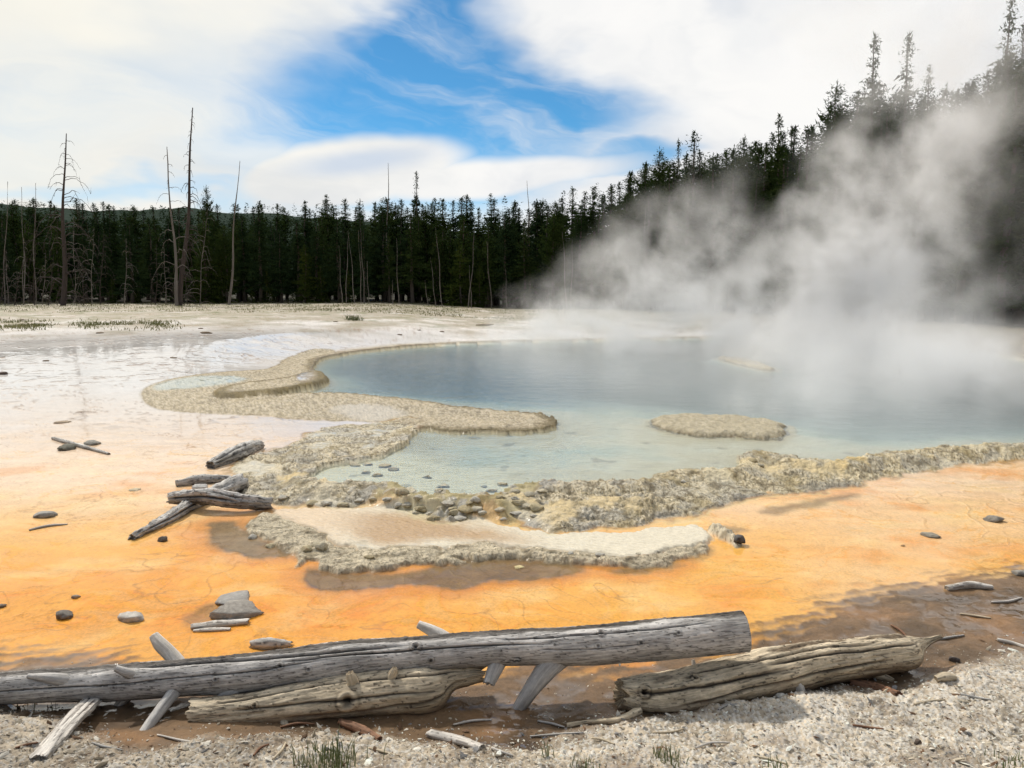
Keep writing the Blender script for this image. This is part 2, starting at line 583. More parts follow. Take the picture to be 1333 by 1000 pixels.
Bh = np.where(Bh > POOL_Z + 0.04, mix(POOL_Z + 0.04 + 0 * Bh, Bh, sstep(0.2, 3.2, -d_pool)), Bh)
k1, k1b, kid = cells(gX * 9 + 0.6 * mid, gY * 9 + 0.6 * fine, 3)          # knobs of about 11 cm
k2, k2b, kid2 = cells(gX * 24 + 1.3 * fine, gY * 22 + 1.3 * mid, 9)                                # knobs of about 4 cm
k4, k4b, kid4 = cells(gX * 52 + fine, gY * 46 + fine, 29)                  # chips of about 2 cm
k3, k3b, kid3 = cells(gX * 4.2 + 0.5 * mid, gY * 4.6 + 0.5 * fine, 17)

# the crust in front of the cove is broken into separate lumps with cream water running between
FRAG = zp([(455, 612), (520, 604), (600, 616), (690, 622), (720, 632), (700, 660), (660, 676), (640, 660), (600, 692), (540, 684), (500, 664), (470, 640)], 0.08)
d_frag = sdf(gX, gY, FRAG, 1.5)
w_fr = sstep(-0.10, 0.15, d_frag)
lump_d = 0.050 * (0.62 - k1) / 0.62 * (kid > 0.42) - 0.05 * (kid <= 0.42)
d_crust0 = d_crust
d_crust = np.where(d_crust > -1.0, np.minimum(d_crust, mix(d_crust, np.minimum(d_crust, lump_d + 0.012), w_fr)), d_crust)
H = Bh.copy()
H = np.where((d_crust0 > 0) & (w_fr > 0), mix(H, np.maximum(H, POOL_Z - 0.012 - 0.07 * sstep(0.35, 0.0, d_crust0)), w_fr), H)
# flats: thin terracettes where the sheet of water steps down
tn = fbm2(gX * 0.55 + 3, gY * 0.42, 4, 41) * 5
tl = np.abs(((tn + 0.05 * fine) % 1.0) - 0.5)
tmask = sstep(-0.05, 0.35, fbm2(gX * 0.7, gY * 0.6, 3, 42))
terr = sstep(0.035, 0.0, tl * np.clip(6 / gr, 0.25, 1)) * tmask
H += 0.006 * terr * sstep(4, 7, gY)
H += 0.0012 * mid

w_t = sstep(-0.02, 0.25, d_tongue)
bump_t = (0.012 * (1 - sstep(0.0, 0.7, k1)) + 0.006 * (1 - sstep(0, 0.7, k2))) * sstep(22, 12, gr) + 0.012 * mid
H = np.where(d_tongue > -0.02, np.maximum(H, mix(H, mix(Bh + 0.012, POOL_Z + 0.045 + 0 * Bh, sstep(1.5, 0.35, -d_pool)) + bump_t * sstep(0, 0.3, d_tongue), w_t)), H)
# berm around the whole pool
rim_w = np.clip(0.10 + 0.012 * gr, 0.12, 0.42)
dout = -d_water
m_rim = (dout > 0) & (d_pool < 0)
rimf = sstep(rim_w * 2.4, rim_w * 0.5, dout) * m_rim
H = np.maximum(H, mix(H, POOL_Z + 0.03 + 0.022 * np.where(gr > 12, mid, fine) + bump_t, rimf))
far_rim = sstep(15, 19, gr)
H = H + rimf * far_rim * 0.03
# isle
H = np.where(d_isle > -0.03, np.maximum(np.where(d_isle > 0, POOL_Z - 0.02, -1), POOL_Z - 0.02 + 0.062 * sstep(0, 0.16, d_isle) + bump_t * 0.8 + 0.012 * mid), H)
# ledge
w_l = sstep(0, 0.12, d_ledge)
H = np.where(d_ledge > 0, np.maximum(H, POOL_Z + 0.02 + 0.10 * w_l + bump_t * 0.8), H)
# crust of the near shore
film = sstep(0.18, 0.38, fbm2(gX * 1.9 + 4, gY * 1.5, 4, 96))
w_c = sstep(-0.01, 0.10, d_crust)
lay = 2.2 * mid + 1.5 * fine + 1.2 * kid3 + 0.7 * vfine + 1.5 * fbm2(gX * 5, gY * 5, 3, 95)
layer = np.floor(lay) + sstep(0.72, 1.0, lay - np.floor(lay))
cr_b = 0.011 * layer + 0.012 * (1 - sstep(0.15, 0.62, k1)) * (0.2 + 1.1 * kid) + 0.008 * (1 - sstep(0, 0.7, k2)) + 0.006 * vfine
slope_c = mix(Bh + 0.02, POOL_Z + 0.005 + 0 * Bh, sstep(-0.05, 0.75, d_crust0)) + w_fr * 0.045 * np.sqrt(np.clip(d_crust / 0.05, 0, 1))
lowc = sstep(0.0, 0.55, d_crust + 0.0)
H = np.where(d_crust > -0.01, np.maximum(H, mix(H, slope_c + 0.85 * cr_b * (0.45 + 0.9 * sstep(-0.4, 0.5, big + 0.6 * mid)) * (1 - 0.75 * film) - 0.008 * (1 - film), w_c)), H)
# second shelf with its lacy rim
w_s = sstep(0.0, 0.05, d_shelf) * (1 - sstep(0.0, 0.05, d_crust))
Hs = 0.036 + 0.004 * fine + 0.003 * np.sin((gX * 0.6 + gY) * 95 + 5 * fine)
H = np.where((d_shelf > 0) & (d_crust <= 0.05), mix(H, np.maximum(H * 0 + Hs, 0), w_s), H)
w_f = sstep(-0.01, 0.045, d_fringe) * (1 - w_c * (d_crust > 0))
fr_b = 0.012 * layer + 0.012 * (1 - sstep(0, 0.6, k1)) + 0.016 * (1 - sstep(0, 0.6, k2)) + 0.016 * fine + 0.025 * mid
H = np.where(d_fringe > -0.01, np.maximum(H, mix(H, 0.030 + 0.45 * fr_b, w_f)), H)
H = np.where(d_wedge > -0.01, np.maximum(H, H + sstep(-0.01, 0.05, d_wedge) * (0.03 + fr_b)), H)
# mud channel and gravel bank
w_m = sstep(-0.05, 0.25, d_mud)
w_g = sstep(-0.06, 0.14, d_gravel + 0.03 * fine)
rip = np.sin((gX * 0.35 - gY) * 62 + 4 * mid + 3 * fine)
H = H + w_m * (1 - w_g) * (-0.012 + 0.010 * mid + 0.006 * np.abs(fine) + 0.0015 * rip)
stone = np.maximum(np.maximum(0.006 * (1 - sstep(0.1, 0.5, k4)) * (kid4 > 0.3), 0.012 * (1 - sstep(0, 0.5, k2)) * (kid2 > 0.8)), 0.018 * (1 - sstep(0, 0.4, k1)) * (kid > 0.93))
H = H + w_g * (0.035 + 0.025 * mid + 0.010 * fine + 0.006 * vfine + stone) * np.clip(1.6 - gr / 40, 0.2, 1)
# pool floor
dep = sstep(0, 0.2, d_water) * 0.10 + sstep(0.05, 1.6, d_pool) * 0.9 + sstep(1, 5, d_pool) * 1.4
shal = 0.03 * sstep(0, 0.2, d_water) + 0.08 * sstep(0.2, 1.6, d_water)
w_cv = sstep(-7.5, 0.6, d_cove + 0.8 * mid + 1.5 * big)
depth = mix(dep, shal, w_cv)
depth = np.minimum(depth, 0.10 * sstep(0, 0.25, -d_isle) + 4.5 * np.maximum(-d_isle - 0.08, 0) * (1 + 0.4 * mid)) + 0.03 * sstep(0.1, 0.5, d_water) * mid
pm = d_water > 0
H = np.where(pm, POOL_Z - 0.012 - 0.16 * (1 - np.exp(-np.maximum(depth, 0) * 1.2)), H)
# undulating dry plain far off
H = H + sstep(16, 26, gr) * np.clip(1.5 - gr / 70, 0, 1) * 0.035 * mid * (~pm) * (1 - rimf) * (1 - 0.96 * sstep(4, 1, gX) * sstep(32, 26, gr))

# ------------------------------------------------------------------ ground colour (albedo) and wetness
def contrast(c, mid_, k):  # deepens dark staining and also paints deeper shadow into the crust and rim colours
    l = c.mean(1)
    return np.clip(c * (np.clip(mid_ + (l - mid_) * k, 0.04, 0.72) / np.maximum(l, 0.02))[:, None], 0.01, 0.85)


white = np.array([0.80, 0.75, 0.70])
pink = np.array([0.82, 0.64, 0.48])
peach = np.array([0.80, 0.53, 0.28])
orange = np.array([0.81, 0.405, 0.062])
deep_o = np.array([0.72, 0.26, 0.022])
tan = np.array([0.46, 0.40, 0.31])
mudc = np.array([0.17, 0.105, 0.055])
px_, py_ = project(gX, gY, Bh)
s = py_ + 26 * big * np.clip(gr / 9, .4, 1.2) + 8 * mid       # reading distance down the slope, in organic bands
stops = [(400, tan), (412, tan), (436, white), (500, white), (560, pink), (630, pink * .55 + peach * .45), (680, peach * 0.6 + orange * 0.4), (720, orange), (1000, orange)]
C = np.zeros((len(gX), 3))
for ch in range(3):
    C[:, ch] = np.interp(s, [a for a, _ in stops], [b[ch] for _, b in stops])
C = mix(C, C * np.array([0.99, 0.88, 0.62]), sstep(6.4, 5.0, gY) * sstep(1.5, -0.5, gX))
# the right-hand sheet of water is peach all over
rgt = sstep(1.2, 2.6, gX) * sstep(9.5, 8.2, gY)
C = mix(C, peach * 0.85 + orange * 0.15 + 0 * C, rgt * 0.8 * sstep(0.3, -0.4, big))
far_r = sstep(6, 12, gX) * sstep(12, 20, gY)
C = mix(C, np.array([0.22, 0.18, 0.13])[None] * (1 + 0.5 * mid[:, None]), far_r)
# blotches of deeper orange, paler films, flow streaks
bl = sstep(0.05, 0.5, fbm2(gX * 0.9, gY * 1.3, 4, 50)) * sstep(9.5, 7.0, gY)
C = mix(C, deep_o + 0 * C, bl * 0.55)
near_l = sstep(-0.6, -1.2, gX) * sstep(5.5, 4.6, gY) * sstep(3.9, 4.3, gY)
C = mix(C, deep_o * 1.05 + 0 * C, near_l * 0.5 * (0.5 + mid))
pl = sstep(0.0, 0.5, fbm2(gX * 1.2 + 9, gY * 1.9, 5, 51)) * sstep(10, 6, gY)
C = mix(C, np.array([0.86, 0.62, 0.27]) + 0 * C, pl * 0.4)
fs = fbm2(gX * 1.1 + 2 * big, gY * 7, 4, 52)
C = C * (1 + 0.10 * fs)[:, None]
gl = sdf(wx, wy, ORANGE_L, 1.5)
C = mix(C, np.array([0.82, 0.50, 0.14]) + 0 * C, sstep(-0.5, 0.4, gl) * 0.2 * sstep(-0.3, 0.4, mid + big))
# bacterial mats: stacked bands with their own tone, stringy streaks along the flow
qx = gX + 0.35 * fbm2(gX * 1.1, gY * 1.1, 3, 101)
qy = gY + 0.30 * fbm2(gX * 1.3, gY * 1.3, 3, 102)
mb = 6.0 * fbm2(qx * 0.55, qy * 1.25, 5, 103, 0.58) + 0.25 * fine
mbi = np.floor(mb)
hsh = ((mbi * 12.9898 + 4.1) % 1.7) / 1.7
mbf = mb - mbi
matz = sstep(11.5, 8.5, gY)
C = C * (1 + matz * 0.10 * (hsh - 0.5) * (1 - 0.5 * sstep(.0, .4, mbf)))[:, None]
C = mix(C, C * np.array([1.0, 0.80, 0.45]), matz * sstep(0.55, 0.8, hsh) * sstep(0.5, 0.0, mbf) * 0.75)
C = mix(C, C * 0.5 + np.array([0.42, 0.38, 0.28]), matz * sstep(0.35, 0.2, hsh) * sstep(0.9, 0.3, mbf) * 0.16)
strg = np.abs(fbm2(qx * 2.6, qy * 11, 5, 104, 0.6))
C = C * (1 - matz * 0.14 * sstep(0.07, 0.0, strg) * sstep(-.1, .4, mid))[:, None]
C = C * (1 + matz * 0.07 * fine + matz * 0.05 * vfine)[:, None]
edge_m = matz * sstep(0.05, 0.0, np.minimum(mbf, 1 - mbf)) * sstep(-0.05, 0.35, fbm2(gX * 1.7, gY * 1.7, 3, 105))
C = mix(C, np.array([0.40, 0.19, 0.05]) + 0 * C, edge_m * 0.40)
H += 0.0035 * matz * edge_m * (d_water < 0)
# terracette lines
C = mix(C, np.array([0.30, 0.17, 0.09]) + 0 * C, terr * 0.42)
crackn = fbm2(gX * 0.75, gY * 2.1, 5, 55)
crk = sstep(0.030, 0.004, np.abs(crackn)) * sstep(0.1, 0.4, fbm2(gX * 0.8, gY * 0.8, 2, 56))
C = mix(C, np.array([0.36, 0.17, 0.06]) + 0 * C, crk * 0.55 * sstep(30, 20, gr))
lnn = fbm2(gX * 0.30 + 7, gY * 0.55, 5, 58)
lns = sstep(0.026, 0.006, np.abs(lnn)) + 0.8 * sstep(0.022, 0.006, np.abs(lnn - 0.28)) + 0.8 * sstep(0.022, 0.006, np.abs(lnn + 0.25))
lns = np.clip(lns, 0, 1) * sstep(8.5, 11, gY) * sstep(30, 22, gr) * sstep(-0.35, 0.1, fbm2(gX * 0.5, gY * 0.5, 3, 59))
C = mix(C, np.array([0.34, 0.22, 0.14]) + 0 * C, lns * 0.75)
H += 0.008 * lns * (d_water < 0)
lwz = sstep(7.5, 10.5, gY) * sstep(-1.2, -3.0, gX) * sstep(32, 24, gr)
C = C * (1 - 0.12 * lwz)[:, None]
wet = np.clip(0.75 + 0.25 * sstep(-0.2, 0.3, big), 0, 1) * sstep(44, 30, gr) * (1 - terr * 0.7)
rough_pat = sstep(0.15, 0.5, fbm2(gX * 0.35, gY * 0.25, 3, 57)) * sstep(12, 18, gr) * sstep(-6, -2, gX)
wet = wet * (1 - matz * 0.5 * sstep(0.45, 0.3, hsh)) * (1 - 0.5 * matz * edge_m)
wet = wet * (1 - rough_pat * 0.6) * mix(0.12, 1.0, sstep(28, 21, gr))
wet = wet * (1 - 0.65 * sstep(-7.5, -5, gX) * sstep(15, 18, gY))
wet = wet * mix(0.55, 1.0, sstep(6.5, 10, gY))
# pan at the foot of the terraces
for P, a in ((DARK[0], .85), (DARK[1], .85), (DARK[2], .75), (DARK[3], .6), (DARK[4], .6), (DARK[5], .6)):
    dd = sdf(wx, wy, P, 1.0)
    wv_ = sstep(-0.07, 0.05, dd + 0.03 * mid)
    C = mix(C, mix(np.array([0.150, 0.105, 0.055]), np.array([0.26, 0.20, 0.11]), 0.5 + 0.5 * mid) if False else (np.array([0.115, 0.082, 0.042])[None] * (1 + 0.5 * mid[:, None] + 0.4 * fine[:, None])), wv_ * a)
    H = H - 0.006 * sstep(0, 0.08, dd) * (d_crust < 0)
# halo of red-orange around the dark pans
hal = np.full(gX.shape, -1.0)
for P in DARK[:3]:
    hal = np.maximum(hal, sdf(wx, wy, P, 1.0))
C = mix(C, np.array([0.62, 0.21, 0.03]) + 0 * C, sstep(-0.22, -0.05, hal) * sstep(0.06, -0.04, hal) * 0.55)
# mud
mc = mudc[None] * (1 + 0.55 * mid + 0.35 * fine)[:, None]
mc = mix(mc, np.array([0.36, 0.19, 0.08]) + 0 * mc, sstep(0.15, 0.6, fbm2(gX * 1.4, gY * 2.5, 4, 60)) * 0.5)
mc = mix(mc, np.array([0.07, 0.045, 0.022]) + 0 * mc, sstep(0.1, 0.5, fbm2(gX * 2.2, gY * 4.0, 4, 66)) * 0.55)
mud_edge = sstep(-0.16, 0.10, d_mud + 0.10 * fine + 0.05 * np.clip(rip, -1, 1))
C = mix(C, mc, mud_edge)
wet = mix(wet, 0.25 + 0.75 * sstep(0.1, -0.15, mid + 0.5 * fine), mud_edge)
# gravel
gc = np.array([0.60, 0.51, 0.385])[None] * (1 + 0.35 * mid + 0.35 * fine + 0.3 * vfine)[:, None]
gc = mix(gc, np.array([0.76, 0.72, 0.64]) + 0 * gc, sstep(0.35, 0.75, kid4 + 0.5 * mid + 0.3 * sstep(-1, 2, gX)) * sstep(0.62, 0.35, k4))
gc = mix(gc, np.array([0.20, 0.14, 0.09]) + 0 * gc, sstep(0.1, 0.55, fbm2(gX * 2.1, gY * 3, 4, 61)) * 0.6)
gc = mix(gc, gc * 0.78, sstep(-0.2, -1.6, gX))
C = mix(C, gc, w_g * (0.8 + 0.2 * fine))
wet = wet * (1 - w_g)
# crust, tongue, rims
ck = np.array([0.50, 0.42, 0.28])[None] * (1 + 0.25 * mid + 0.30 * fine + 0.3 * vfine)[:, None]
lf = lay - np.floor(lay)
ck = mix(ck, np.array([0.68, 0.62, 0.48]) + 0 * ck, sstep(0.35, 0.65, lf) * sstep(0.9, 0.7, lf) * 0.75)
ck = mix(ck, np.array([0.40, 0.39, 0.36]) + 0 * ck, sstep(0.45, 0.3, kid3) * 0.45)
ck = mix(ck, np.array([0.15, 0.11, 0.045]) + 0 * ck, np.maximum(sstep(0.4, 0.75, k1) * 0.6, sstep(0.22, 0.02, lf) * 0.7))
ck = mix(ck, np.array([0.36, 0.28, 0.13]) + 0 * ck, sstep(0.1, 0.5, fbm2(gX * 3, gY * 3, 3, 63)) * 0.5)
flm = np.array([0.62, 0.55, 0.40])[None] * (1 + 0.15 * mid + 0.1 * fine)[:, None]
flm = mix(flm, np.array([0.66, 0.50, 0.24]) + 0 * flm, sstep(0.0, 0.5, big))
ck = mix(ck, flm, film * 0.85)
C = mix(C, np.array([0.72, 0.63, 0.43])[None] * (1 + 0.1 * mid[:, None]), sstep(0, 0.03, d_crust0) * w_fr)
C = mix(C, np.array([0.60, 0.47, 0.15]) + 0 * C, sstep(-0.05, -0.01, d_crust) * w_fr * 0.4 * (d_crust0 > 0))
wet = mix(wet, 0.7, (d_crust0 > 0) * w_fr)
ck = mix(ck, ck * np.array([1.02, 1.0, 0.93]), sstep(0.5, 2.0, gX))
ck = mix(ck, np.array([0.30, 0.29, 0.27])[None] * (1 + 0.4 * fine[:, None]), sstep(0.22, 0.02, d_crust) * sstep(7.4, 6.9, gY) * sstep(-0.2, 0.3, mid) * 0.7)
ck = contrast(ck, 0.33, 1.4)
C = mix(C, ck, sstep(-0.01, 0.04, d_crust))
wet = mix(wet, 0.12 + 0.6 * film, sstep(-0.01, 0.04, d_crust))
tc = np.array([0.45, 0.37, 0.24])[None] * (1 + 0.16 * mid + 0.22 * fine + 0.2 * vfine)[:, None]
tc = mix(tc, tc * 0.55, sstep(0.38, 0.62, k2) * 0.4)
tc = mix(tc, np.array([0.62, 0.54, 0.42]) + 0 * tc, (1 - sstep(0.1, 0.5, k2)) * 0.5)
tc = mix(tc, np.array([0.20, 0.15, 0.055]) + 0 * tc, sstep(0.26, 0.0, dout + 0.08 * fine) * m_rim * 0.85)
tc = mix(tc, np.array([0.24, 0.16, 0.05]) + 0 * tc, sstep(0.10, 0.0, d_tongue + 0.05 * fine) * sstep(-.4, .3, mid) * 0.7)
tc = contrast(tc, 0.33, 1.35)
C = mix(C, tc, np.maximum(sstep(-0.05, 0.04, d_tongue), rimf * (1 - sstep(-0.02, 0.04, d_crust)) * 0.9))
wet = mix(wet, 0.1, np.maximum(sstep(-0.02, 0.04, d_tongue), rimf))
C = mix(C, np.array([0.50, 0.60, 0.53]) + 0 * C, sstep(-0.1, 0.1, sdf(wx, wy, TURQ, 1)) * 0.5)
wet = mix(wet, 0.9, sstep(-0.1, 0.1, sdf(wx, wy, TURQ, 1)))
C = mix(C, np.array([0.62, 0.58, 0.52]) + 0 * C, sstep(-0.1, 0.15, sdf(wx, wy, PINKPAN, 1) + 0.1 * mid) * 0.55)
lc = np.array([0.20, 0.15, 0.06])[None] * (1 + 0.4 * fine + 0.3 * mid)[:, None]
C = mix(C, lc, sstep(0.0, 0.03, d_ledge) * sstep(0.34, 0.16, d_ledge + 0.05 * mid) * 0.95)
ic = mix(np.array([0.42, 0.36, 0.24])[None] * (1 + 0.3 * fine)[:, None], np.array([0.16, 0.12, 0.05]) + 0 * C, sstep(0.12, 0.0, d_isle + 0.03 * fine))
ic = mix(ic, np.array([0.60, 0.54, 0.42]) + 0 * ic, (1 - sstep(0.1, 0.5, k2)) * 0.35)
ic = contrast(ic, 0.32, 1.3)
C = mix(C, ic, sstep(-0.02, 0.01, d_isle))
wet = np.where(d_isle > 0, 0.1, wet)
# shelf
sc = mix(np.array([0.74, 0.66, 0.50]) + 0 * C, np.array([0.50, 0.33, 0.17]) + 0 * C, sstep(0.02, 0.30, d_shelf + 0.12 * mid) * sstep(0.5, -0.2, np.abs(gX + 0.65) - 0.55))
sc = mix(sc, np.array([0.74, 0.48, 0.26]) + 0 * C, sstep(-1.0, -1.7, gX) * 0.5)
ms = sstep(-0.01, 0.03, d_shelf) * (1 - sstep(-0.01, 0.03, d_crust)) * (1 - sstep(-0.01, 0.03, d_fringe))
C = mix(C, sc, ms)
wet = mix(wet, 0.6, ms)
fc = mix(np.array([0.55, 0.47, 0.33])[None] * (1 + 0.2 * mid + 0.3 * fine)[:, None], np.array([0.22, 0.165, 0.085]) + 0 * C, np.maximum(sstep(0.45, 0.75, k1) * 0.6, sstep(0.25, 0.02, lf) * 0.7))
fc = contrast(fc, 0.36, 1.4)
C = mix(C, fc, np.maximum(sstep(-0.012, 0.02, d_fringe), sstep(-0.012, 0.02, d_wedge)) * (1 - sstep(-0.01, 0.02, d_crust)))
wet = mix(wet, 0.15, sstep(-0.01, 0.02, d_fringe))
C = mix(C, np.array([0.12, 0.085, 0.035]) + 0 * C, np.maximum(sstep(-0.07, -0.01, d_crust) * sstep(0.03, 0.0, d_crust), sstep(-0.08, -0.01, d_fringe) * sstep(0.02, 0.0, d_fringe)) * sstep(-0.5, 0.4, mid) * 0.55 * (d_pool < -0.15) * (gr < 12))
C = mix(C, np.array([0.42, 0.22, 0.03]) + 0 * C, sstep(-0.06, -0.01, d_crust) * sstep(0.05, 0.01, d_crust) * sstep(7.2, 8.2, gY) * sstep(-0.2, 0.3, mid) * 0.8 * (d_pool < -0.2))
# yellow-white seep edges beside the crust
se = sstep(-0.10, -0.02, d_crust) * sstep(0.0, -0.03, d_crust) * sstep(7.5, 6.9, gY)
C = mix(C, np.array([0.72, 0.62, 0.30]) + 0 * C, se * 0.35)
# pool floor tint: pale sinter near the edge, blue-green with depth
floor_s = [(0.0, (0.62, 0.54, 0.36)), (0.05, (0.74, 0.71, 0.57)), (0.12, (0.54, 0.62, 0.55)), (0.25, (0.33, 0.43, 0.43)), (0.5, (0.20, 0.28, 0.295)), (1.0, (0.12, 0.18, 0.20)), (2.4, (0.09, 0.14, 0.165))]
dd_ = np.maximum(depth, 0) * (1 + 0.25 * mid)
F = np.zeros_like(C)
for ch in range(3):
    F[:, ch] = np.interp(dd_, [a for a, _ in floor_s], [b[ch] for _, b in floor_s])
F = mix(F, np.array([0.85, 0.79, 0.60]) + 0 * F, sstep(-0.35, 0.15, d_creamw) * 0.95)
blob_ = sstep(0.45, 0.7, fbm2(gX * 3.2, gY * 3.2, 2, 70))
F = mix(F, F * 0.45, blob_ * w_cv * 0.7)
C = np.where(pm[:, None], F, C)
wet = np.where(pm, 0.0, wet)
# far plain: dry tan with greenish patches towards the trees
gfar = sstep(22, 36, gr) * (1 - pm)
gn = fbm2(gX * 0.5, gY * 0.9, 5, 71)
C = mix(C, np.array([0.30, 0.27, 0.16]) + 0 * C, gfar * sstep(-0.1, 0.4, gn) * 0.7)
C = mix(C, np.array([0.17, 0.19, 0.08]) + 0 * C, gfar * sstep(0.2, 0.55, fbm2(gX * 0.7, gY * 1.3, 4, 72)) * 0.7)
wet = wet * (1 - gfar * 0.8)
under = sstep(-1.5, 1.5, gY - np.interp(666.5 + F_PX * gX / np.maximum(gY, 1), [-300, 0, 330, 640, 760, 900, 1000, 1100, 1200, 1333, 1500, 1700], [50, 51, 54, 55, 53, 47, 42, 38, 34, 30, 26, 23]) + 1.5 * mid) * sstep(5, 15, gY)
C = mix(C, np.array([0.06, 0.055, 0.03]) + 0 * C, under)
C = np.clip(C * (1 + 0.06 * vfine)[:, None], 0.01, 0.9)

i = np.arange(nr - 1)[:, None] * nt + np.arange(nt - 1)[None]
faces = np.stack([i, i + 1, i + nt + 1, i + nt], -1).reshape(-1, 4)
hgt = H.copy()

mg, T = material('sinter_ground')
pos = T.n('ShaderNodeNewGeometry').outputs['Position']
a_col = T.n('ShaderNodeVertexColor', layer_name='Col').outputs[0]
a_wet = T.n('ShaderNodeAttribute', attribute_name='wet').outputs['Fac']
n1 = T.noise(pos, 60, 5, 0.65)
n2 = T.noise(pos, 9, 5, 0.6)
dry = T.math('SUBTRACT', 1.0, a_wet, clamp=True)
f1 = T.math('MULTIPLY_ADD', T.math('SUBTRACT', n1.outputs[0], 0.5), T.math('MULTIPLY_ADD', dry, 0.9, 0.12), 1.0)
f2 = T.math('MULTIPLY_ADD', T.math('SUBTRACT', n2.outputs[0], 0.5), 0.25, 1.0)
bc = T.vmath('MULTIPLY', a_col, T.n('ShaderNodeCombineXYZ', {0: T.math('MULTIPLY', f1, f2), 1: T.math('MULTIPLY', f1, f2), 2: T.math('MULTIPLY', f1, f2)}))
crs = T.n('ShaderNodeAttribute', attribute_name='crust').outputs['Fac']
bmp0 = T.n('ShaderNodeBump', {'Strength': T.math('MULTIPLY_ADD', dry, 0.7, 0.02), 'Distance': 0.012, 'Height': T.noise(pos, 45, 6, 0.7).outputs[0]})
vor = T.n('ShaderNodeTexVoronoi', {'Vector': T.vmath('ADD', pos, T.vmath('MULTIPLY', T.noise(pos, 12, 3).outputs['Color'], (.06, .06, .06))), 'Scale': 19.0}).outputs['Distance']
bmp = T.n('ShaderNodeBump', {'Strength': T.math('MULTIPLY', crs, 0.9), 'Distance': 0.035, 'Height': T.math('SUBTRACT', T.noise(pos, 17, 5, 0.65).outputs[0], T.math('MULTIPLY', vor, 0.5)), 'Normal': bmp0})
rp = T.noise(T.vmath('MULTIPLY', pos, (1.0, 2.2, 1.0)), 5.0, 3, 0.5)
cb = T.n('ShaderNodeBump', {'Strength': 0.03, 'Distance': 0.02, 'Height': rp.outputs[0]})
bs = T.n('ShaderNodeBsdfPrincipled', {'Base Color': bc, 'Roughness': 0.75, 'Specular IOR Level': 0.25, 'Normal': bmp,
                                      'Coat Weight': a_wet, 'Coat Roughness': 0.05, 'Coat IOR': 1.6, 'Coat Normal': cb})
T.n('ShaderNodeOutputMaterial', {'Surface': bs})
ground = mesh_np('ground', np.stack([gX, gY, H], 1), faces[:, ::-1], mg, cols=C, attrs={'wet': wet, 'crust': np.clip(np.maximum(np.maximum(sstep(-.01, .05, d_crust), sstep(-.01, .03, d_fringe)), np.maximum(0.5 * sstep(-.02, .05, d_tongue), 0.6 * sstep(0, .05, d_isle))) * (~pm), 0, 1)})
tag(ground, 'white to orange hot spring flats with crusted rims and a gravel bank', 'ground', kind='structure')

# fast height lookup on the finished sheet
_rr, _th, _H = rr, th, H.reshape(nr, nt)


def gz(x, y):
    r = math.hypot(x, y)
    t = math.atan2(x, y)
    a = int(np.clip(np.searchsorted(_rr, r) - 1, 0, nr - 2))
    b = int(np.clip(np.searchsorted(_th, t) - 1, 0, nt - 2))
    fr = min(max((r - _rr[a]) / (_rr[a + 1] - _rr[a]), 0), 1)
    ft = min(max((t - _th[b]) / (_th[b + 1] - _th[b]), 0), 1)
    q = _H
    return float((q[a, b] * (1 - ft) + q[a, b + 1] * ft) * (1 - fr) + (q[a + 1, b] * (1 - ft) + q[a + 1, b + 1] * ft) * fr)


def pg(x, y):
    """ground point seen at an image position, on the finished relief"""
    z = 0.1
    for _ in range(20):
        X, Y = on_z(x, y, z)
        z = 0.5 * z + 0.5 * gz(float(X), float(Y))
    return Vector((float(X), float(Y), gz(float(X), float(Y))))


# ------------------------------------------------------------------ water of the pool
import mathutils
from mathutils.geometry import delaunay_2d_cdt
PX = np.concatenate([np.arange(-6, 9, 0.07), np.arange(9, 34, 0.25)])
PY = np.concatenate([np.arange(5.6, 13, 0.07), np.arange(13, 36, 0.2)])
WX, WY = np.meshgrid(PX, PY)
dW = sdf(WX.ravel(), WY.ravel(), POOL, 3.0)
keep_v = dW > -0.10 - 0.012 * np.hypot(WX.ravel(), WY.ravel())
i = np.arange(len(PY) - 1)[:, None] * len(PX) + np.arange(len(PX) - 1)[None]
q = np.stack([i, i + 1, i + len(PX) + 1, i + len(PX)], -1).reshape(-1, 4)
# keep water only where the relief below it is the pool or its raised rim
okf = keep_v[q].all(1)
cx = WX.ravel()[q].mean(1)
cyy = WY.ravel()[q].mean(1)
q = q[okf]
used, inv = np.unique(q, return_inverse=True)
wvts = np.stack([WX.ravel()[used], WY.ravel()[used], np.full(len(used), POOL_Z)], 1)
mw_, T = material('pool_water')
pos = T.n('ShaderNodeNewGeometry').outputs['Position']
r1 = T.noise(T.vmath('MULTIPLY', pos, (1, 1.6, 1)), 2.6, 4, 0.6)
r2 = T.noise(T.vmath('MULTIPLY', pos, (1, 1.8, 1)), 14, 3, 0.5)
hh = T.math('MULTIPLY_ADD', r2.outputs[0], 0.3, r1.outputs[0])
wb = T.n('ShaderNodeBump', {'Strength': 0.32, 'Distance': 0.05, 'Height': hh})
fr = T.n('ShaderNodeFresnel', {'IOR': 1.33, 'Normal': wb})
gls = T.n('ShaderNodeBsdfGlossy', {'Color': (1, 1, 1, 1), 'Roughness': 0.08, 'Normal': wb})
trn = T.n('ShaderNodeBsdfTransparent', {'Color': (0.95, 0.99, 0.98, 1)})
milk = T.n('ShaderNodeBsdfDiffuse', {'Color': (0.42, 0.50, 0.50, 1)})
body = T.n('ShaderNodeMixShader', {0: T.n('ShaderNodeAttribute', attribute_name='milk').outputs['Fac'], 1: trn, 2: milk})
T.n('ShaderNodeOutputMaterial', {'Surface': T.n('ShaderNodeMixShader', {0: fr, 1: body, 2: gls})})
_mx, _my = wvts[:, 0].copy(), wvts[:, 1].copy()
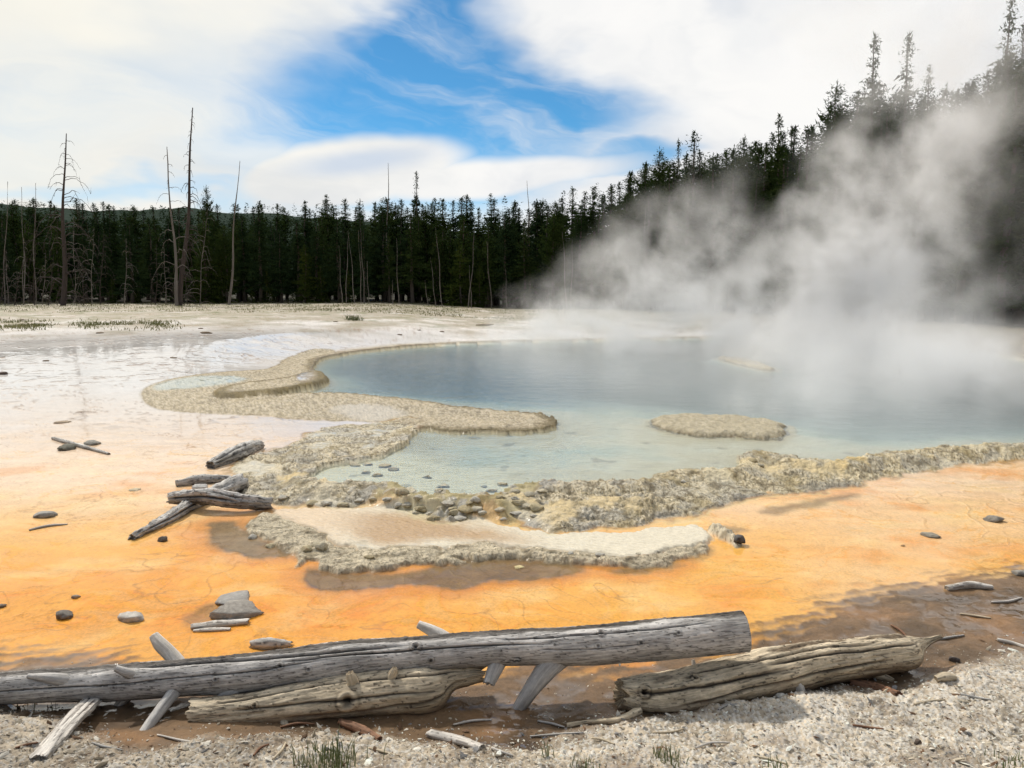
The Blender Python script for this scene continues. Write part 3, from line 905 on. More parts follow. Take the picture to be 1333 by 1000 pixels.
milkv = 0.04 - 0.04 * sstep(-0.3, 0.2, sdf(_mx, _my, CREAMW, 2)) + 0.15 * sstep(1.0, -3.0, sdf(_mx, _my, COVE, 6)) + 0.06 * fbm2(_mx * 0.5, _my * 0.5, 3, 77)
water = mesh_np('water', wvts, inv.reshape(q.shape), mw_, attrs={'milk': np.clip(milkv, 0, 1)})
tag(water, 'steaming blue grey water of the hot spring pool', 'water', kind='structure')
# ------------------------------------------------------------------ trees
def bark_mat(name, c1, c2, rough=0.9):
    m, T = material(name)
    tc = T.n('ShaderNodeTexCoord').outputs['Object']
    n = T.noise(T.vmath('MULTIPLY', tc, (9, 9, 2.0)), 1.0, 4, 0.6)
    c = T.mixc(n.outputs[0], c1, c2)
    T.n('ShaderNodeOutputMaterial', {'Surface': T.n('ShaderNodeBsdfPrincipled', {'Base Color': c, 'Roughness': rough, 'Specular IOR Level': 0.2})})
    return m


def needle_mat(name, c1, c2, c3):
    m, T = material(name)
    tc = T.n('ShaderNodeTexCoord').outputs['Object']
    rnd = T.n('ShaderNodeObjectInfo').outputs['Random']
    n = T.noise(tc, 1.3, 4, 0.65).outputs[0]
    c = T.mixc(T.smooth(n, 0.35, 0.7), c1, c2)
    c = T.mixc(T.math('MULTIPLY', rnd, 0.5), c, c3)
    d = T.n('ShaderNodeBsdfDiffuse', {'Color': c, 'Roughness': 0.6})
    t = T.n('ShaderNodeBsdfTranslucent', {'Color': c})
    T.n('ShaderNodeOutputMaterial', {'Surface': T.n('ShaderNodeMixShader', {0: 0.18, 1: d, 2: t})})
    return m


M_BARK = bark_mat('pine_bark', (0.050, 0.040, 0.030), (0.13, 0.11, 0.09))
M_DEAD = bark_mat('weathered_dead_bark', (0.10, 0.085, 0.075), (0.26, 0.235, 0.21))
M_DEADD = bark_mat('dark_dead_bark', (0.040, 0.030, 0.027), (0.11, 0.09, 0.08))
M_PALE = bark_mat('pale_bare_wood', (0.20, 0.18, 0.15), (0.42, 0.39, 0.34))
M_NEED = needle_mat('pine_needles', (0.0216, 0.0405, 0.0135), (0.0675, 0.0972, 0.0297), (0.0540, 0.0837, 0.0216))
M_NEED2 = needle_mat('spruce_needles', (0.0162, 0.0338, 0.0162), (0.0459, 0.0743, 0.0297), (0.0324, 0.0567, 0.0203))
M_OLIVE = needle_mat('young_pine_needles', (0.0270, 0.0432, 0.0108), (0.0810, 0.1053, 0.0243), (0.0607, 0.0878, 0.0189))
M_BROWN = needle_mat('dry_twigs', (0.045, 0.032, 0.024), (0.10, 0.075, 0.055), (0.06, 0.05, 0.035))


def tube_geo(pts, rad, n=6, cap=True, base=0):
    pts = np.asarray(pts, float)
    k = len(pts)
    t = np.gradient(pts, axis=0)
    t /= np.linalg.norm(t, axis=1)[:, None] + 1e-9
    ref = np.array([0, 0, 1.0]) if abs(t[0, 2]) < 0.8 else np.array([1.0, 0, 0])
    V = []
    for i in range(k):
        s_ = np.cross(t[i], ref)
        s_ /= np.linalg.norm(s_) + 1e-9
        u = np.cross(s_, t[i])
        ref = u
        a = np.arange(n) * 2 * PI / n
        V.append(pts[i] + rad[i] * (np.cos(a)[:, None] * s_ + np.sin(a)[:, None] * u))
    V = np.concatenate(V)
    i = np.arange(k - 1)[:, None] * n
    j = np.arange(n)[None]
    j2 = (j + 1) % n
    F = np.stack([i + j, i + j2, i + n + j2, i + n + j], -1).reshape(-1, 4) + base
    caps = np.array([list(range((k - 1) * n, k * n))]) + base if cap else np.zeros((0, n), int)
    return V, F, caps


def crown_geo(seed, h, R, z0, kind):
    """a conifer crown: whorls of drooping branches carrying thousands of small needle sprays"""
    g = np.random.default_rng(seed)
    tips = []
    z = z0
    B = []
    lump = g.random(40) * PI * 2
    while z < h * 0.985:
        t = (z - z0) / (h - z0)
        if kind == 'spire':
            prof = (1 - t) ** 0.92
        elif kind == 'round':
            prof = min(1.0, 1.15 * (1 - t) ** 0.5) * (0.75 + 0.25 * math.sin(t * 3))
        else:
            prof = (1 - t) ** 1.0 * (0.65 + 0.6 * abs(math.sin(t * 9 + seed)))
        nb = 4 + int(g.integers(0, 3))
        for _ in range(nb):
            a = g.random() * 2 * PI
            L = R * prof * g.uniform(0.55, 1.2) + 0.05
            if kind == 'ragged' and g.random() < 0.30:
                L *= 0.35
            B.append((z + g.uniform(-.1, .1), a, L, t))
        z += g.uniform(0.16, 0.30) * (0.75 if t > 0.7 else 1.0)
    C, D, Sz = [], [], []
    for (z, a, L, t) in B:
        up = 0.55 * t - 0.22 if kind != 'round' else 0.5
        m = max(2, int(L / 0.085))
        f = (np.arange(m) + 0.6) / m
        dirh = np.array([math.cos(a), math.sin(a), 0])
        ctr = np.outer(f * L, dirh)
        ctr[:, 2] = z + L * (up * f - 0.22 * f * f + (0.35 if kind == 'round' else 0.12) * f ** 3)
        k = 3
        ctr = np.repeat(ctr, k, 0) + g.normal(size=(m * k, 3)) * np.array([0.09, 0.09, 0.05])
        C.append(ctr)
        dd = dirh + g.normal(size=(m * k, 3)) * 0.75 + np.array([0, 0, 0.25])
        D.append(dd)
        Sz.append(g.uniform(0.11, 0.24, m * k) * (1 if t < 0.8 else 0.62))
    C, D, Sz = np.concatenate(C), np.concatenate(D), np.concatenate(Sz)
    # leader
    k = 14
    C = np.concatenate([C, np.stack([g.normal(size=k) * .03, g.normal(size=k) * .03, g.uniform(h * 0.95, h, k)], 1)])
    D = np.concatenate([D, g.normal(size=(k, 3)) * 0.5 + np.array([0, 0, 1])])
    Sz = np.concatenate([Sz, g.uniform(.12, .2, k)])
    D /= np.linalg.norm(D, axis=1)[:, None]
    side = np.cross(D, g.normal(size=D.shape))
    side /= np.linalg.norm(side, axis=1)[:, None] + 1e-9
    n = len(C)
    V = np.empty((n, 3, 3))
    V[:, 0] = C - D * Sz[:, None] * 0.4 + side * Sz[:, None] * 0.22
    V[:, 1] = C - D * Sz[:, None] * 0.4 - side * Sz[:, None] * 0.22
    V[:, 2] = C + D * Sz[:, None] * 0.9
    return V.reshape(-1, 3), np.arange(n * 3).reshape(-1, 3), B


def make_pine(seed, h, R, z0, kind, mat, name='pine_tree'):
    V, F, B = crown_geo(seed, h, R, z0, kind)
    root = empty(name)
    g = np.random.default_rng(seed + 500)
    zz = np.linspace(-0.4, h * 0.96, 7)
    tr = np.stack([0.05 * np.sin(zz + seed), 0.05 * np.cos(zz * .7 + seed), zz], 1)
    tv, tf, tc = tube_geo(tr, np.interp(zz, [0, h], [0.016 * h, 0.012]), 7)
    tv, tf = [tv], [tf]
    nb = len(tv[0])
    for _ in range(18):                                     # dead lower twigs
        z = g.uniform(0.5, max(1.0, z0 + 0.8))
        a = g.random() * 6.28
        L = g.uniform(0.3, 0.9)
        v, f, _c = tube_geo([[0, 0, z], [math.cos(a) * L * .6, math.sin(a) * L * .6, z + .03], [math.cos(a) * L, math.sin(a) * L, z - 0.12]], [.014, .009, .004], 4, False, nb)
        tv.append(v); tf.append(f); nb += len(v)
    mesh_np('trunk', np.concatenate(tv), [np.concatenate(tf)], M_BARK, root)
    mesh_np('crown', V, F, mat, root, smooth=False)
    return root


def copy_tree(o, parent=None):
    c = o.copy()
    COL.objects.link(c)
    c.parent = parent
    for ch in list(o.children):
        copy_tree(ch, c)
    return c


PROTO = []
for i, (h, R, z0, kind, mat) in enumerate([
        (10, 1.5, 1.0, 'spire', M_NEED), (10, 1.3, 1.4, 'spire', M_NEED2), (10, 1.7, 1.2, 'ragged', M_NEED), (10, 1.6, 1.6, 'ragged', M_NEED2),
        (10, 1.5, 2.0, 'round', M_NEED), (10, 1.0, 1.0, 'spire', M_NEED2), (10, 1.5, 2.2, 'ragged', M_NEED), (5, 1.35, 0.3, 'spire', M_OLIVE), (5, 1.1, 0.3, 'ragged', M_OLIVE)]):
    PROTO.append(make_pine(40 + i, h, R, z0, kind, mat))
PH = [10] * 7 + [5] * 2
fresh = [True] * len(PROTO)
OUTSIDE = []


def plant(i, X, Y, h, w=1.0, label=None, group=None, name=None):
    if fresh[i]:
        t = PROTO[i]; fresh[i] = False
    else:
        t = copy_tree(PROTO[i])
    k = h / PH[i]
    t.location = (X, Y, gz(X, Y) - 0.05)
    t.scale = (k * w, k * w, k)
    t.rotation_euler.z = random.uniform(0, 6.28)
    tag(t, label, 'tree', group)
    if name: t.name = name
    return t


SKY_X = [-200, 0, 60, 150, 240, 330, 430, 520, 610, 700, 740, 790, 840, 880, 920, 960, 1000, 1050, 1080, 1120, 1190, 1240, 1290, 1333, 1500]
SKY_Y = [250, 256, 258, 262, 266, 262, 256, 256, 252, 250, 243, 232, 210, 196, 198, 186, 168, 150, 125, 112, 112, 100, 60, 70, 30]
EDGE_X = [-300, 0, 330, 640, 760, 900, 1000, 1100, 1200, 1333, 1500, 1700]
EDGE_Y = [50, 52, 55, 56, 54, 48, 43, 39, 35, 31, 27, 24]
L_LEFT = 'dark green pine of the forest wall left of the steam'
L_MID = 'dark green pine of the forest wall behind the middle of the pool'
L_RIGHT = 'tall dark pine on the right hand slope behind the rising steam'
L_YOUNG = 'low olive green young pine along the foot of the forest'
count = 0
rows = 6
for row in range(rows):
    x = -90 + row * 7
    while x < 1430:
        Ye = float(np.interp(x, EDGE_X, EDGE_Y))
        Y = Ye + row * 2.6 + random.uniform(-1.1, 1.1)
        X = (x - 666.5) / F_PX * Y * 1.0
        top = float(np.interp(x, SKY_X, SKY_Y)) + random.choice([random.uniform(-4, 12), random.uniform(2, 22)])
        if row < 3: top += random.uniform(4, 34)
        g_ = gz(X, Y)
        h = at_Y(x, top, Y).z - g_
        h = min(max(h, 4.0), 15)
        lab = L_LEFT if x < 560 else (L_MID if x < 860 else L_RIGHT)
        grp = {'L': 'pines of the left forest wall', 'M': 'pines behind the middle of the pool', 'R': 'pines on the right slope'}['L' if x < 560 else 'M' if x < 860 else 'R']
        plant(random.choice([0, 1, 2, 3, 5, 6, 0, 1, 4] if x < 860 else [0, 2, 2, 3, 6, 4, 1]), X, Y, h, random.uniform(0.95, 1.3) * min(1.3, 9.5 / h + 0.25), lab, grp)
        count += 1
        x += random.uniform(22, 40) * (50 / Ye) ** 0.4 * (1.0 if x < 860 else 0.85)
print('forest pines', count)
# young olive pines at the foot
for (x, top) in [(150, 362), (275, 318), (262, 345), (292, 330), (350, 352), (400, 318), (420, 345), (455, 350), (600, 318), (625, 345), (770, 305), (735, 330), (590, 370), (180, 372), (690, 352), (330, 372)]:
    Ye = float(np.interp(x, EDGE_X, EDGE_Y)) - 1.0
    X = (x - 666.5) / F_PX * Ye
    h = at_Y(x, top, Ye).z - gz(X, Ye)
    plant(random.choice([7, 8]), X, Ye, h, random.uniform(1.0, 1.5), L_YOUNG, 'young pines at the foot of the forest')
# the ones that stand out against the sky
for (x, top, i, w, Y, lab) in [
        (545, 222, 5, 0.75, 62, 'slender dark spire pine standing above the middle of the forest line'),
        (1118, 40, 2, 1.15, 44, 'wispy open pine half lost in steam high on the right slope'),
        (1160, 42, 6, 1.1, 43, 'rounder hazy pine just right of the wispy open pine'),
        (1188, 85, 0, 1.0, 42, 'shorter pointed pine right of the rounder hazy pine'),
        (1284, -2, 0, 1.05, 37, 'tallest pine of all at the top right corner'),
        (1303, 22, 3, 0.9, 38, 'dark ragged pine leaning against the tallest pine at top right'),
        (1334, 58, 2, 1.0, 35, 'dark pine cut off by the right edge of the photo'),
        (1073, 104, 4, 0.9, 44, 'bushy topped pine at the left shoulder of the steam'),
        (1003, 146, 2, 1.0, 47, 'round headed pine first to rise above the steam slope'),
        (896, 170, 5, 1.4, 50, 'black pointed pine peak left of the steam'),
        (960, 174, 4, 0.7, 49, 'small knobbly pine top between the black peak and the round headed pine'),
        (877, 180, 6, 0.6, 51, 'thin bent pine top beside the black pointed peak'),
        (853, 190, 4, 0.6, 52, 'flat topped tufted pine left of the black pointed peak'),
        (278, 240, 4, 0.55, 60, 'single bushy pine crown above the forest beside the tallest dead tree')]:
    X = (x - 666.5) / F_PX * Y
    h = at_Y(x, top, Y).z - gz(X, Y)
    plant(i, X, Y, h, w * min(1, 11 / h), lab)

# the mass of woodland further back, nobody could count it
gW = np.random.default_rng(77)
V, F = [], []
nb = 0
for k in range(520):
    x = gW.uniform(-350, 1800)
    Ye = float(np.interp(x, EDGE_X, EDGE_Y))
    Y = Ye + 15 + gW.uniform(0, 40)
    X = (x - 666.5) / F_PX * Y
    top = float(np.interp(x, SKY_X, SKY_Y)) + gW.uniform(2, 40)
    g_ = gz(X, Y) if Y < 200 else 0
    h = min(max(at_Y(x, top, Y).z - g_, 4), 16)
    m = 260
    t = gW.random(m) ** 0.8
    rad = (1 - t) * h * 0.16 * gW.uniform(0.5, 1.1, m) + 0.05
    a = gW.random(m) * 6.28
    c = np.stack([X + rad * np.cos(a), Y + rad * np.sin(a), g_ + 0.4 + t * (h - 0.4)], 1)
    d = np.stack([np.cos(a), np.sin(a), gW.uniform(-.3, .5, m)], 1)
    sd_ = np.stack([-np.sin(a), np.cos(a), gW.normal(size=m) * .3], 1)
    sz = gW.uniform(.25, .5, m)[:, None] * (1.25 - t[:, None] * .7)
    v = np.stack([c - sd_ * sz * .4, c + sd_ * sz * .4, c + d * sz], 1).reshape(-1, 3)
    V.append(v); F.append(np.arange(m * 3).reshape(-1, 3) + nb); nb += m * 3
wood = mesh_np('woods', np.concatenate(V), np.concatenate(F), M_NEED2, smooth=False)
tag(wood, 'dense dark mass of conifers filling in behind the front rows of pines', 'woods', kind='stuff')

# distant wooded ridge
hx = np.linspace(-420, 160, 120)
hv = np.linspace(0, 1, 26)
HX, HVv = np.meshgrid(hx, hv)
ridge = np.interp(HX, [-420, -220, -120, -40, 60, 160], [45, 42, 38, 32, 21, 8]) + 2.5 * fbm2(HX / 40, HX * 0, 3, 80)
HZ = ridge * np.sin(np.clip(HVv * 1.6, 0, PI / 2)) + 1.5 * fbm2(HX / 7, HVv * 25, 4, 81)
HYY = 260 + HVv * 150
i = np.arange(len(hv) - 1)[:, None] * len(hx) + np.arange(len(hx) - 1)[None]
mh, T = material('wooded_ridge')
pos = T.n('ShaderNodeNewGeometry').outputs['Position']
c = T.mixc(T.noise(T.vmath('MULTIPLY', pos, (0.3, 0.3, 0.8)), 1.0, 5, 0.7).outputs[0], (0.020, 0.034, 0.028), (0.075, 0.095, 0.075))
T.n('ShaderNodeOutputMaterial', {'Surface': T.n('ShaderNodeBsdfDiffuse', {'Color': c})})
hl = mesh_np('hills', np.stack([HX, HYY, HZ], -1).reshape(-1, 3), np.stack([i, i + 1, i + len(hx) + 1, i + len(hx)], -1).reshape(-1, 4), mh)
tag(hl, 'low distant wooded ridge beyond the left forest', 'hills', kind='structure')


# ------------------------------------------------------------------ dead trees
def dead_tree(name, label, x, ybase, xtop, top, Y, r0, branches, mat, seed, group=None, upper=1.0, lo=0.0, style='droop'):
    g = np.random.default_rng(seed)
    X0 = (x - 666.5) / F_PX * Y
    b = Vector((X0, Y, gz(X0, Y)))
    t = at_Y(xtop, top, Y)
    root = empty(name, b)
    n = 12
    f = np.linspace(-0.04, 1, n)
    L = t.z - b.z
    wob = 0.012 * L * np.sin(f * 7 + seed)
    pts = np.stack([(t.x - b.x) * f + wob * (f * (1 - f)) * 4, 0.02 * L * np.sin(f * 5 + seed) * f, L * f], 1)
    rad = r0 * (1 - 0.86 * np.clip(f, 0, 1) ** 0.9)
    v, fc, cp = tube_geo(pts, rad, 8)
    v += (g.normal(size=v.shape) * 0.006)
    mesh_np('trunk', v, [fc, cp], mat, root)
    for k in range(branches):
        u = lo + (0.985 - lo) * (k + g.random()) / branches
        p = np.array([np.interp(u, f, pts[:, c_]) for c_ in range(3)])
        a = g.choice([0, PI]) + g.normal() * 0.7
        if style == 'droop':
            Lb = upper * L * (0.33 * (1 - u) ** 0.65 + 0.01) * g.uniform(.45, 1.25)
            if u < .35: Lb *= 0.85
            s_ = np.linspace(0, 1, 8)
            up = g.uniform(0.2, 0.75)
            bz = Lb * (up * s_ - (up + g.uniform(0.25, 0.9)) * s_ ** 2.4)
            br = Lb * s_ * (1 - 0.18 * s_)
        else:
            Lb = upper * L * (0.05 * (1 - u) + 0.015) * g.uniform(.4, 1.6)
            s_ = np.linspace(0, 1, 6)
            bz = Lb * (g.uniform(-.3, .5) * s_ - g.uniform(0, .6) * s_ ** 2)
            br = Lb * s_
        bp = np.stack([p[0] + br * math.cos(a), p[1] + br * math.sin(a), p[2] + bz], 1)
        bp[1:-1] += g.normal(size=bp[1:-1].shape) * 0.02 * Lb
        rb = max(0.016, r0 * 0.24 * (1 - u) ** .5)
        v, fc, _ = tube_geo(bp, rb * (1 - 0.75 * s_), 5)
        V_, F_, nb_ = [v], [fc], len(v)
        for q_ in range(int(g.integers(1, 4))):           # side twigs of the branch
            j = int(g.integers(2, len(bp)))
            e = bp[j] + g.normal(size=3) * 0.13 * Lb + np.array([0, 0, -0.06 * Lb])
            v2, f2, _ = tube_geo([bp[j], (bp[j] + e) / 2 + g.normal(size=3) * .02 * Lb, e], [rb * .4, rb * .3, rb * .15], 4, False, nb_)
            V_.append(v2); F_.append(f2); nb_ += len(v2)
        mesh_np('branch', np.concatenate(V_), np.concatenate(F_), mat, root)
    return tag(root, label, 'tree', group)


dead_tree('dead_tree', 'bare dead tree with arched drooping branches, leftmost above the forest', 85, 400, 87, 174, 47, 0.17, 48, M_DEADD, 1, upper=1.0)
dead_tree('dead_tree', 'tallest bare dead tree with short twisted branches at left', 236, 398, 252, 141, 47, 0.17, 60, M_DEADD, 5, upper=0.33)
dead_tree('dead_tree', 'thin leaning dead tree just left of the tallest dead tree', 232, 398, 219, 192, 46.6, 0.11, 16, M_DEAD, 6, upper=0.7, lo=0.15)
dead_tree('dead_tree', 'slim bare pole of a dead tree leaning right before the forest', 300, 360, 313, 210, 49, 0.09, 10, M_DEAD, 7, upper=0.35, style='twig')
dead_tree('dead_tree', 'twin topped bare snag poking above the forest line in the middle', 506, 330, 505, 212, 58, 0.08, 9, M_DEAD, 8, upper=0.4, lo=.5, style='twig')
dead_tree('dead_tree', 'pale short snag above the forest left of the steam', 692, 330, 686, 235, 57, 0.07, 4, M_PALE, 9, upper=0.3, lo=.5, style='twig')
for (x, t_, xb) in [(8, 236, 10), (45, 238, 50), (30, 244, 34)]:
    dead_tree('dead_tree', 'thin grey snag tip at the far left above the forest', xb, 380, x, t_, 49, 0.04, 6, M_DEAD, 20 + x, 'grey snag tips at the far left', .4, .4, 'twig')
for k in range(16):
    x = [3, 14, 22, 34, 48, 58, 66, 100, 112, 122, 133, 165, 205, 218, 246, 262][k]
    g = random.Random(k)
    dead_tree('dead_sapling', 'thin grey leafless sapling in the dead thicket at the left edge of the forest' if x < 150 else 'thin grey leafless sapling around the foot of the tall dead trees',
              x, 400, x + g.uniform(-8, 8), g.uniform(268, 345), 46.5 + g.uniform(0, 3), 0.026, 16, M_DEAD if k % 2 else M_DEADD, 50 + k,
              'leafless saplings at far left' if x < 150 else 'leafless saplings under the dead trees', 0.9)
for k, (xb, yb, xt, yt) in enumerate([(447, 398, 441, 320), (452, 397, 452, 312), (463, 398, 453, 300), (471, 398, 467, 300), (475, 398, 470, 298), (481, 398, 478, 340), (520, 403, 516, 310), (568, 400, 560, 335),
                                      (576, 400, 567, 296), (610, 402, 619, 288), (614, 402, 611, 345), (640, 402, 634, 315), (558, 402, 553, 365), (738, 400, 732, 302), (743, 400, 745, 312), (820, 392, 821, 296), (839, 390, 840, 272), (789, 398, 788, 352), (512, 402, 511, 365), (660, 402, 658, 350)]):
    dead_tree('bare_trunk', 'thin pale bare trunk standing before the dark forest wall', xb, yb, xt, yt, 51.5 if xb < 700 else 48.5, 0.032, 4, M_DEAD, 90 + k, 'pale bare trunks before the forest', .3, .5, 'twig')
# ------------------------------------------------------------------ weathered wood, stones and small things
mwood, T = material('weathered_wood')
uv = T.n('ShaderNodeUVMap', uv_map='UVMap').outputs[0]
g1 = T.noise(T.vmath('MULTIPLY', uv, (9, 150, 1)), 1.0, 6, 0.68, 0.4, dims='2D')
blo = T.noise(T.vmath('MULTIPLY', uv, (5, 9, 1)), 1.0, 4, 0.6, dims='2D')
g2 = T.noise(T.vmath('MULTIPLY', uv, (2.5, 45, 1)), 1.0, 4, 0.6, 0.6, dims='2D')
g3 = T.noise(T.vmath('MULTIPLY', uv, (70, 90, 1)), 1.0, 4, 0.7, dims='2D')
k_ = T.math('MULTIPLY_ADD', T.math('SUBTRACT', g1.outputs[0], 0.5), 1.0, 1.0)
k_ = T.math('MULTIPLY', k_, T.math('MULTIPLY_ADD', T.math('SUBTRACT', blo.outputs[0], 0.5), 1.3, 1.0))
k_ = T.math('MULTIPLY', k_, T.math('MULTIPLY_ADD', T.math('SUBTRACT', g2.outputs[0], 0.5), 0.55, 1.0))
k_ = T.math('MULTIPLY', k_, T.math('MULTIPLY_ADD', T.math('SUBTRACT', g3.outputs[0], 0.5), 0.5, 1.0))
fis = T.smooth(T.noise(T.vmath('MULTIPLY', uv, (3.0, 60, 1)), 1.0, 3, 0.5, 0.3, dims='2D').outputs[0], 0.68, 0.71)
k_ = T.math('MULTIPLY', k_, T.math('MULTIPLY_ADD', fis, -0.30, 1.0))
vc = T.n('ShaderNodeVertexColor', layer_name='Col').outputs[0]
cc = T.vmath('MULTIPLY', vc, T.n('ShaderNodeCombineXYZ', {0: k_, 1: k_, 2: k_}))
hb = T.math('ADD', T.math('MULTIPLY', g1.outputs[0], 0.7), T.math('SUBTRACT', T.math('MULTIPLY', g3.outputs[0], 0.3), fis))
T.n('ShaderNodeOutputMaterial', {'Surface': T.n('ShaderNodeBsdfPrincipled', {'Base Color': cc, 'Roughness': 0.72, 'Specular IOR Level': 0.3,
    'Normal': T.n('ShaderNodeBump', {'Strength': 0.6, 'Distance': 0.005, 'Height': hb})})})

mrock, T = material('sinter_stone')
pos = T.n('ShaderNodeTexCoord').outputs['Object']
vc = T.n('ShaderNodeVertexColor', layer_name='Col').outputs[0]
n_ = T.noise(pos, 38, 6, 0.7).outputs[0]
k_ = T.math('MULTIPLY_ADD', T.math('SUBTRACT', n_, 0.5), 1.3, 1.0)
T.n('ShaderNodeOutputMaterial', {'Surface': T.n('ShaderNodeBsdfPrincipled', {'Base Color': T.vmath('MULTIPLY', vc, T.n('ShaderNodeCombineXYZ', {0: k_, 1: k_, 2: k_})), 'Roughness': 0.8,
    'Specular IOR Level': 0.2, 'Normal': T.n('ShaderNodeBump', {'Strength': 0.7, 'Distance': 0.01, 'Height': n_})})})

GREY = dict(hi=(0.68, 0.645, 0.60), lo=(0.23, 0.215, 0.20), dark=(0.030, 0.026, 0.022), rot=(0.06, 0.048, 0.038))
CREAMY = dict(hi=(0.76, 0.64, 0.46), lo=(0.33, 0.25, 0.155), dark=(0.035, 0.026, 0.018), rot=(0.17, 0.12, 0.075))
PALE = dict(hi=(0.78, 0.73, 0.66), lo=(0.34, 0.29, 0.23), dark=(0.07, 0.05, 0.04), rot=(0.2, 0.16, 0.12))
RED = dict(hi=(0.30, 0.16, 0.09), lo=(0.15, 0.07, 0.04), dark=(0.03, 0.02, 0.015), rot=(0.10, 0.05, 0.03))
BLACKG = dict(hi=(0.68, 0.65, 0.60), lo=(0.13, 0.115, 0.10), dark=(0.02, 0.017, 0.015), rot=(0.04, 0.033, 0.027))


def catmull(P, n):
    P = np.asarray(P, float)
    d = np.concatenate([[0], np.cumsum(np.linalg.norm(np.diff(P[:, :3], axis=0), axis=1))])
    t = np.linspace(0, d[-1], n)
    m = np.gradient(P, d, axis=0)
    k = np.clip(np.searchsorted(d, t, 'right') - 1, 0, len(P) - 2)
    h = (d[k + 1] - d[k])[:, None]
    s_ = ((t - d[k])[:, None]) / h
    out = (2 * s_**3 - 3 * s_**2 + 1) * P[k] + (s_**3 - 2 * s_**2 + s_) * h * m[k] + (-2 * s_**3 + 3 * s_**2) * P[k + 1] + (s_**3 - s_**2) * h * m[k + 1]
    return out, t


def log_mesh(name, P, pal, seed=0, nu=200, na=64, lump=0.06, grain=0.0025, cracks=(), rot=0.0, knots=(), jag0=0.0, jag1=0.0, flat=1.0, roll=0.0, parent=None, twist=0.9, mat=None, rough=0.0, belly=None):
    """P: rows of (x, y, z, radius). angle 0 is the top, a quarter turn faces the viewer, the seam lies underneath."""
    C4, t = catmull(P, nu)
    c, r0 = C4[:, :3], np.maximum(C4[:, 3], 0.001)
    tg = np.gradient(c, axis=0)
    tg /= np.linalg.norm(tg, axis=1)[:, None]
    up = np.array([0, 0, 1.0]) if abs(tg[:, 2]).mean() < 0.75 else np.array([0.0, -1.0, 0])
    fr_ = np.cross(up, tg)                     # pointing to -Y for a log running to +X
    fr_ /= np.linalg.norm(fr_, axis=1)[:, None]
    if fr_[:, 1].mean() > 0: fr_ = -fr_
    U = np.cross(tg, fr_)
    if (U @ up).mean() < 0: U = -U
    a = -PI + (np.arange(na + 1)) * 2 * PI / na
    A, TT = np.meshgrid(a, t)
    R0 = np.repeat(r0[:, None], na + 1, 1)
    ca, sa = np.cos(A), np.sin(A)
    cyl = np.stack([TT * 3.2, ca * 0.9, sa * 0.9], -1).reshape(-1, 3)
    lumps = fbm3(cyl, 4, seed).reshape(A.shape)
    K = np.clip(R0.mean() * 95, 2.2, 9)
    gr_ = fbm3(np.stack([TT * 2.6, np.cos(A + twist * TT) * K, np.sin(A + twist * TT) * K], -1).reshape(-1, 3), 4, seed + 5).reshape(A.shape)
    gr2 = fbm3(np.stack([TT * 7, np.cos(A + twist * TT) * K * 2.5, np.sin(A + twist * TT) * K * 2.5], -1).reshape(-1, 3), 3, seed + 8).reshape(A.shape)
    R = R0 * (1 + lump * lumps) + grain * gr_ + grain * 0.5 * gr2
    dark = np.zeros_like(R)
    for (u0, u1, a0, tw, wd, dp) in cracks:
        ac = a0 + tw * (TT - u0) + 0.10 * noise2(TT * 2.2, 0 * TT + seed + a0 * 3) + 0.03 * noise2(TT * 11, 0 * TT + a0)
        da = (A - ac + PI) % (2 * PI) - PI
        win = sstep(u0, u0 + 0.12 * (u1 - u0) + 0.01, TT) * sstep(u1, u1 - 0.25 * (u1 - u0) - 0.01, TT)
        e = np.exp(-(da * R0 / wd) ** 2) * win
        R -= dp * e
        dark = np.maximum(dark, e)
    rotm = np.zeros_like(R)
    if rot > 0:
        rn = fbm3(np.stack([TT * 2.4, ca * 1.2 + 5, sa * 1.2], -1).reshape(-1, 3), 4, seed + 20).reshape(A.shape)
        topm = sstep(0.9, 0.1, np.abs(A + 0.15))
        rotm = sstep(0.10, 0.28, rn + rot * topm - 0.25) * topm
        R += rotm * (-0.006 + 0.010 * gr2 + 0.006 * gr_)
    kn = np.zeros_like(R)
    for (ku, ka, kr) in knots:
        d = np.hypot(TT - ku, ((A - ka + PI) % (2 * PI) - PI) * R0) / kr
        R += kr * 0.55 * np.exp(-((d - 0.75) / 0.45) ** 2) - kr * 0.6 * np.exp(-(d / 0.5) ** 2)
        kn = np.maximum(kn, np.exp(-(d / 0.62) ** 2))
        kn = np.maximum(kn, 0.5 * np.exp(-((d - 1.35) / 0.2) ** 2))
    if rough:
        rg = fbm3(np.stack([TT * 14, ca * R0 * 30, sa * R0 * 30], -1).reshape(-1, 3), 4, seed + 40).reshape(A.shape)
        rl = fbm3(np.stack([TT * 3.0, np.cos(A) * 3.5, np.sin(A) * 3.5], -1).reshape(-1, 3), 4, seed + 41).reshape(A.shape) * 2.5
        R += rough * (rg + 0.9 * (np.floor(rl) + sstep(.6, 1, rl - np.floor(rl))))
        dark = np.maximum(dark, 0.75 * sstep(0.25, 0.0, rl - np.floor(rl)))
    R = np.maximum(R, R0 * 0.12)
    R[:, -1] = R[:, 0]
    # torn ends: every fibre ends at its own length
    sh = np.zeros_like(R)
    if jag0 or jag1:
        j = fbm3(np.stack([ca * 2.4 + seed, sa * 2.4, 0 * ca], -1).reshape(-1, 3), 3, seed + 9).reshape(A.shape)
        j2 = noise3(np.stack([ca * 7 + seed, sa * 7, 0 * ca], -1).reshape(-1, 3), seed + 9).reshape(A.shape)
        sh = (j + 0.5 * j2) * (sstep(t[-1] - 2.2 * jag1 - 1e-6, t[-1], TT) * jag1 - sstep(2.2 * jag0 + 1e-6, 0, TT) * jag0)
        sh[:, -1] = sh[:, 0]
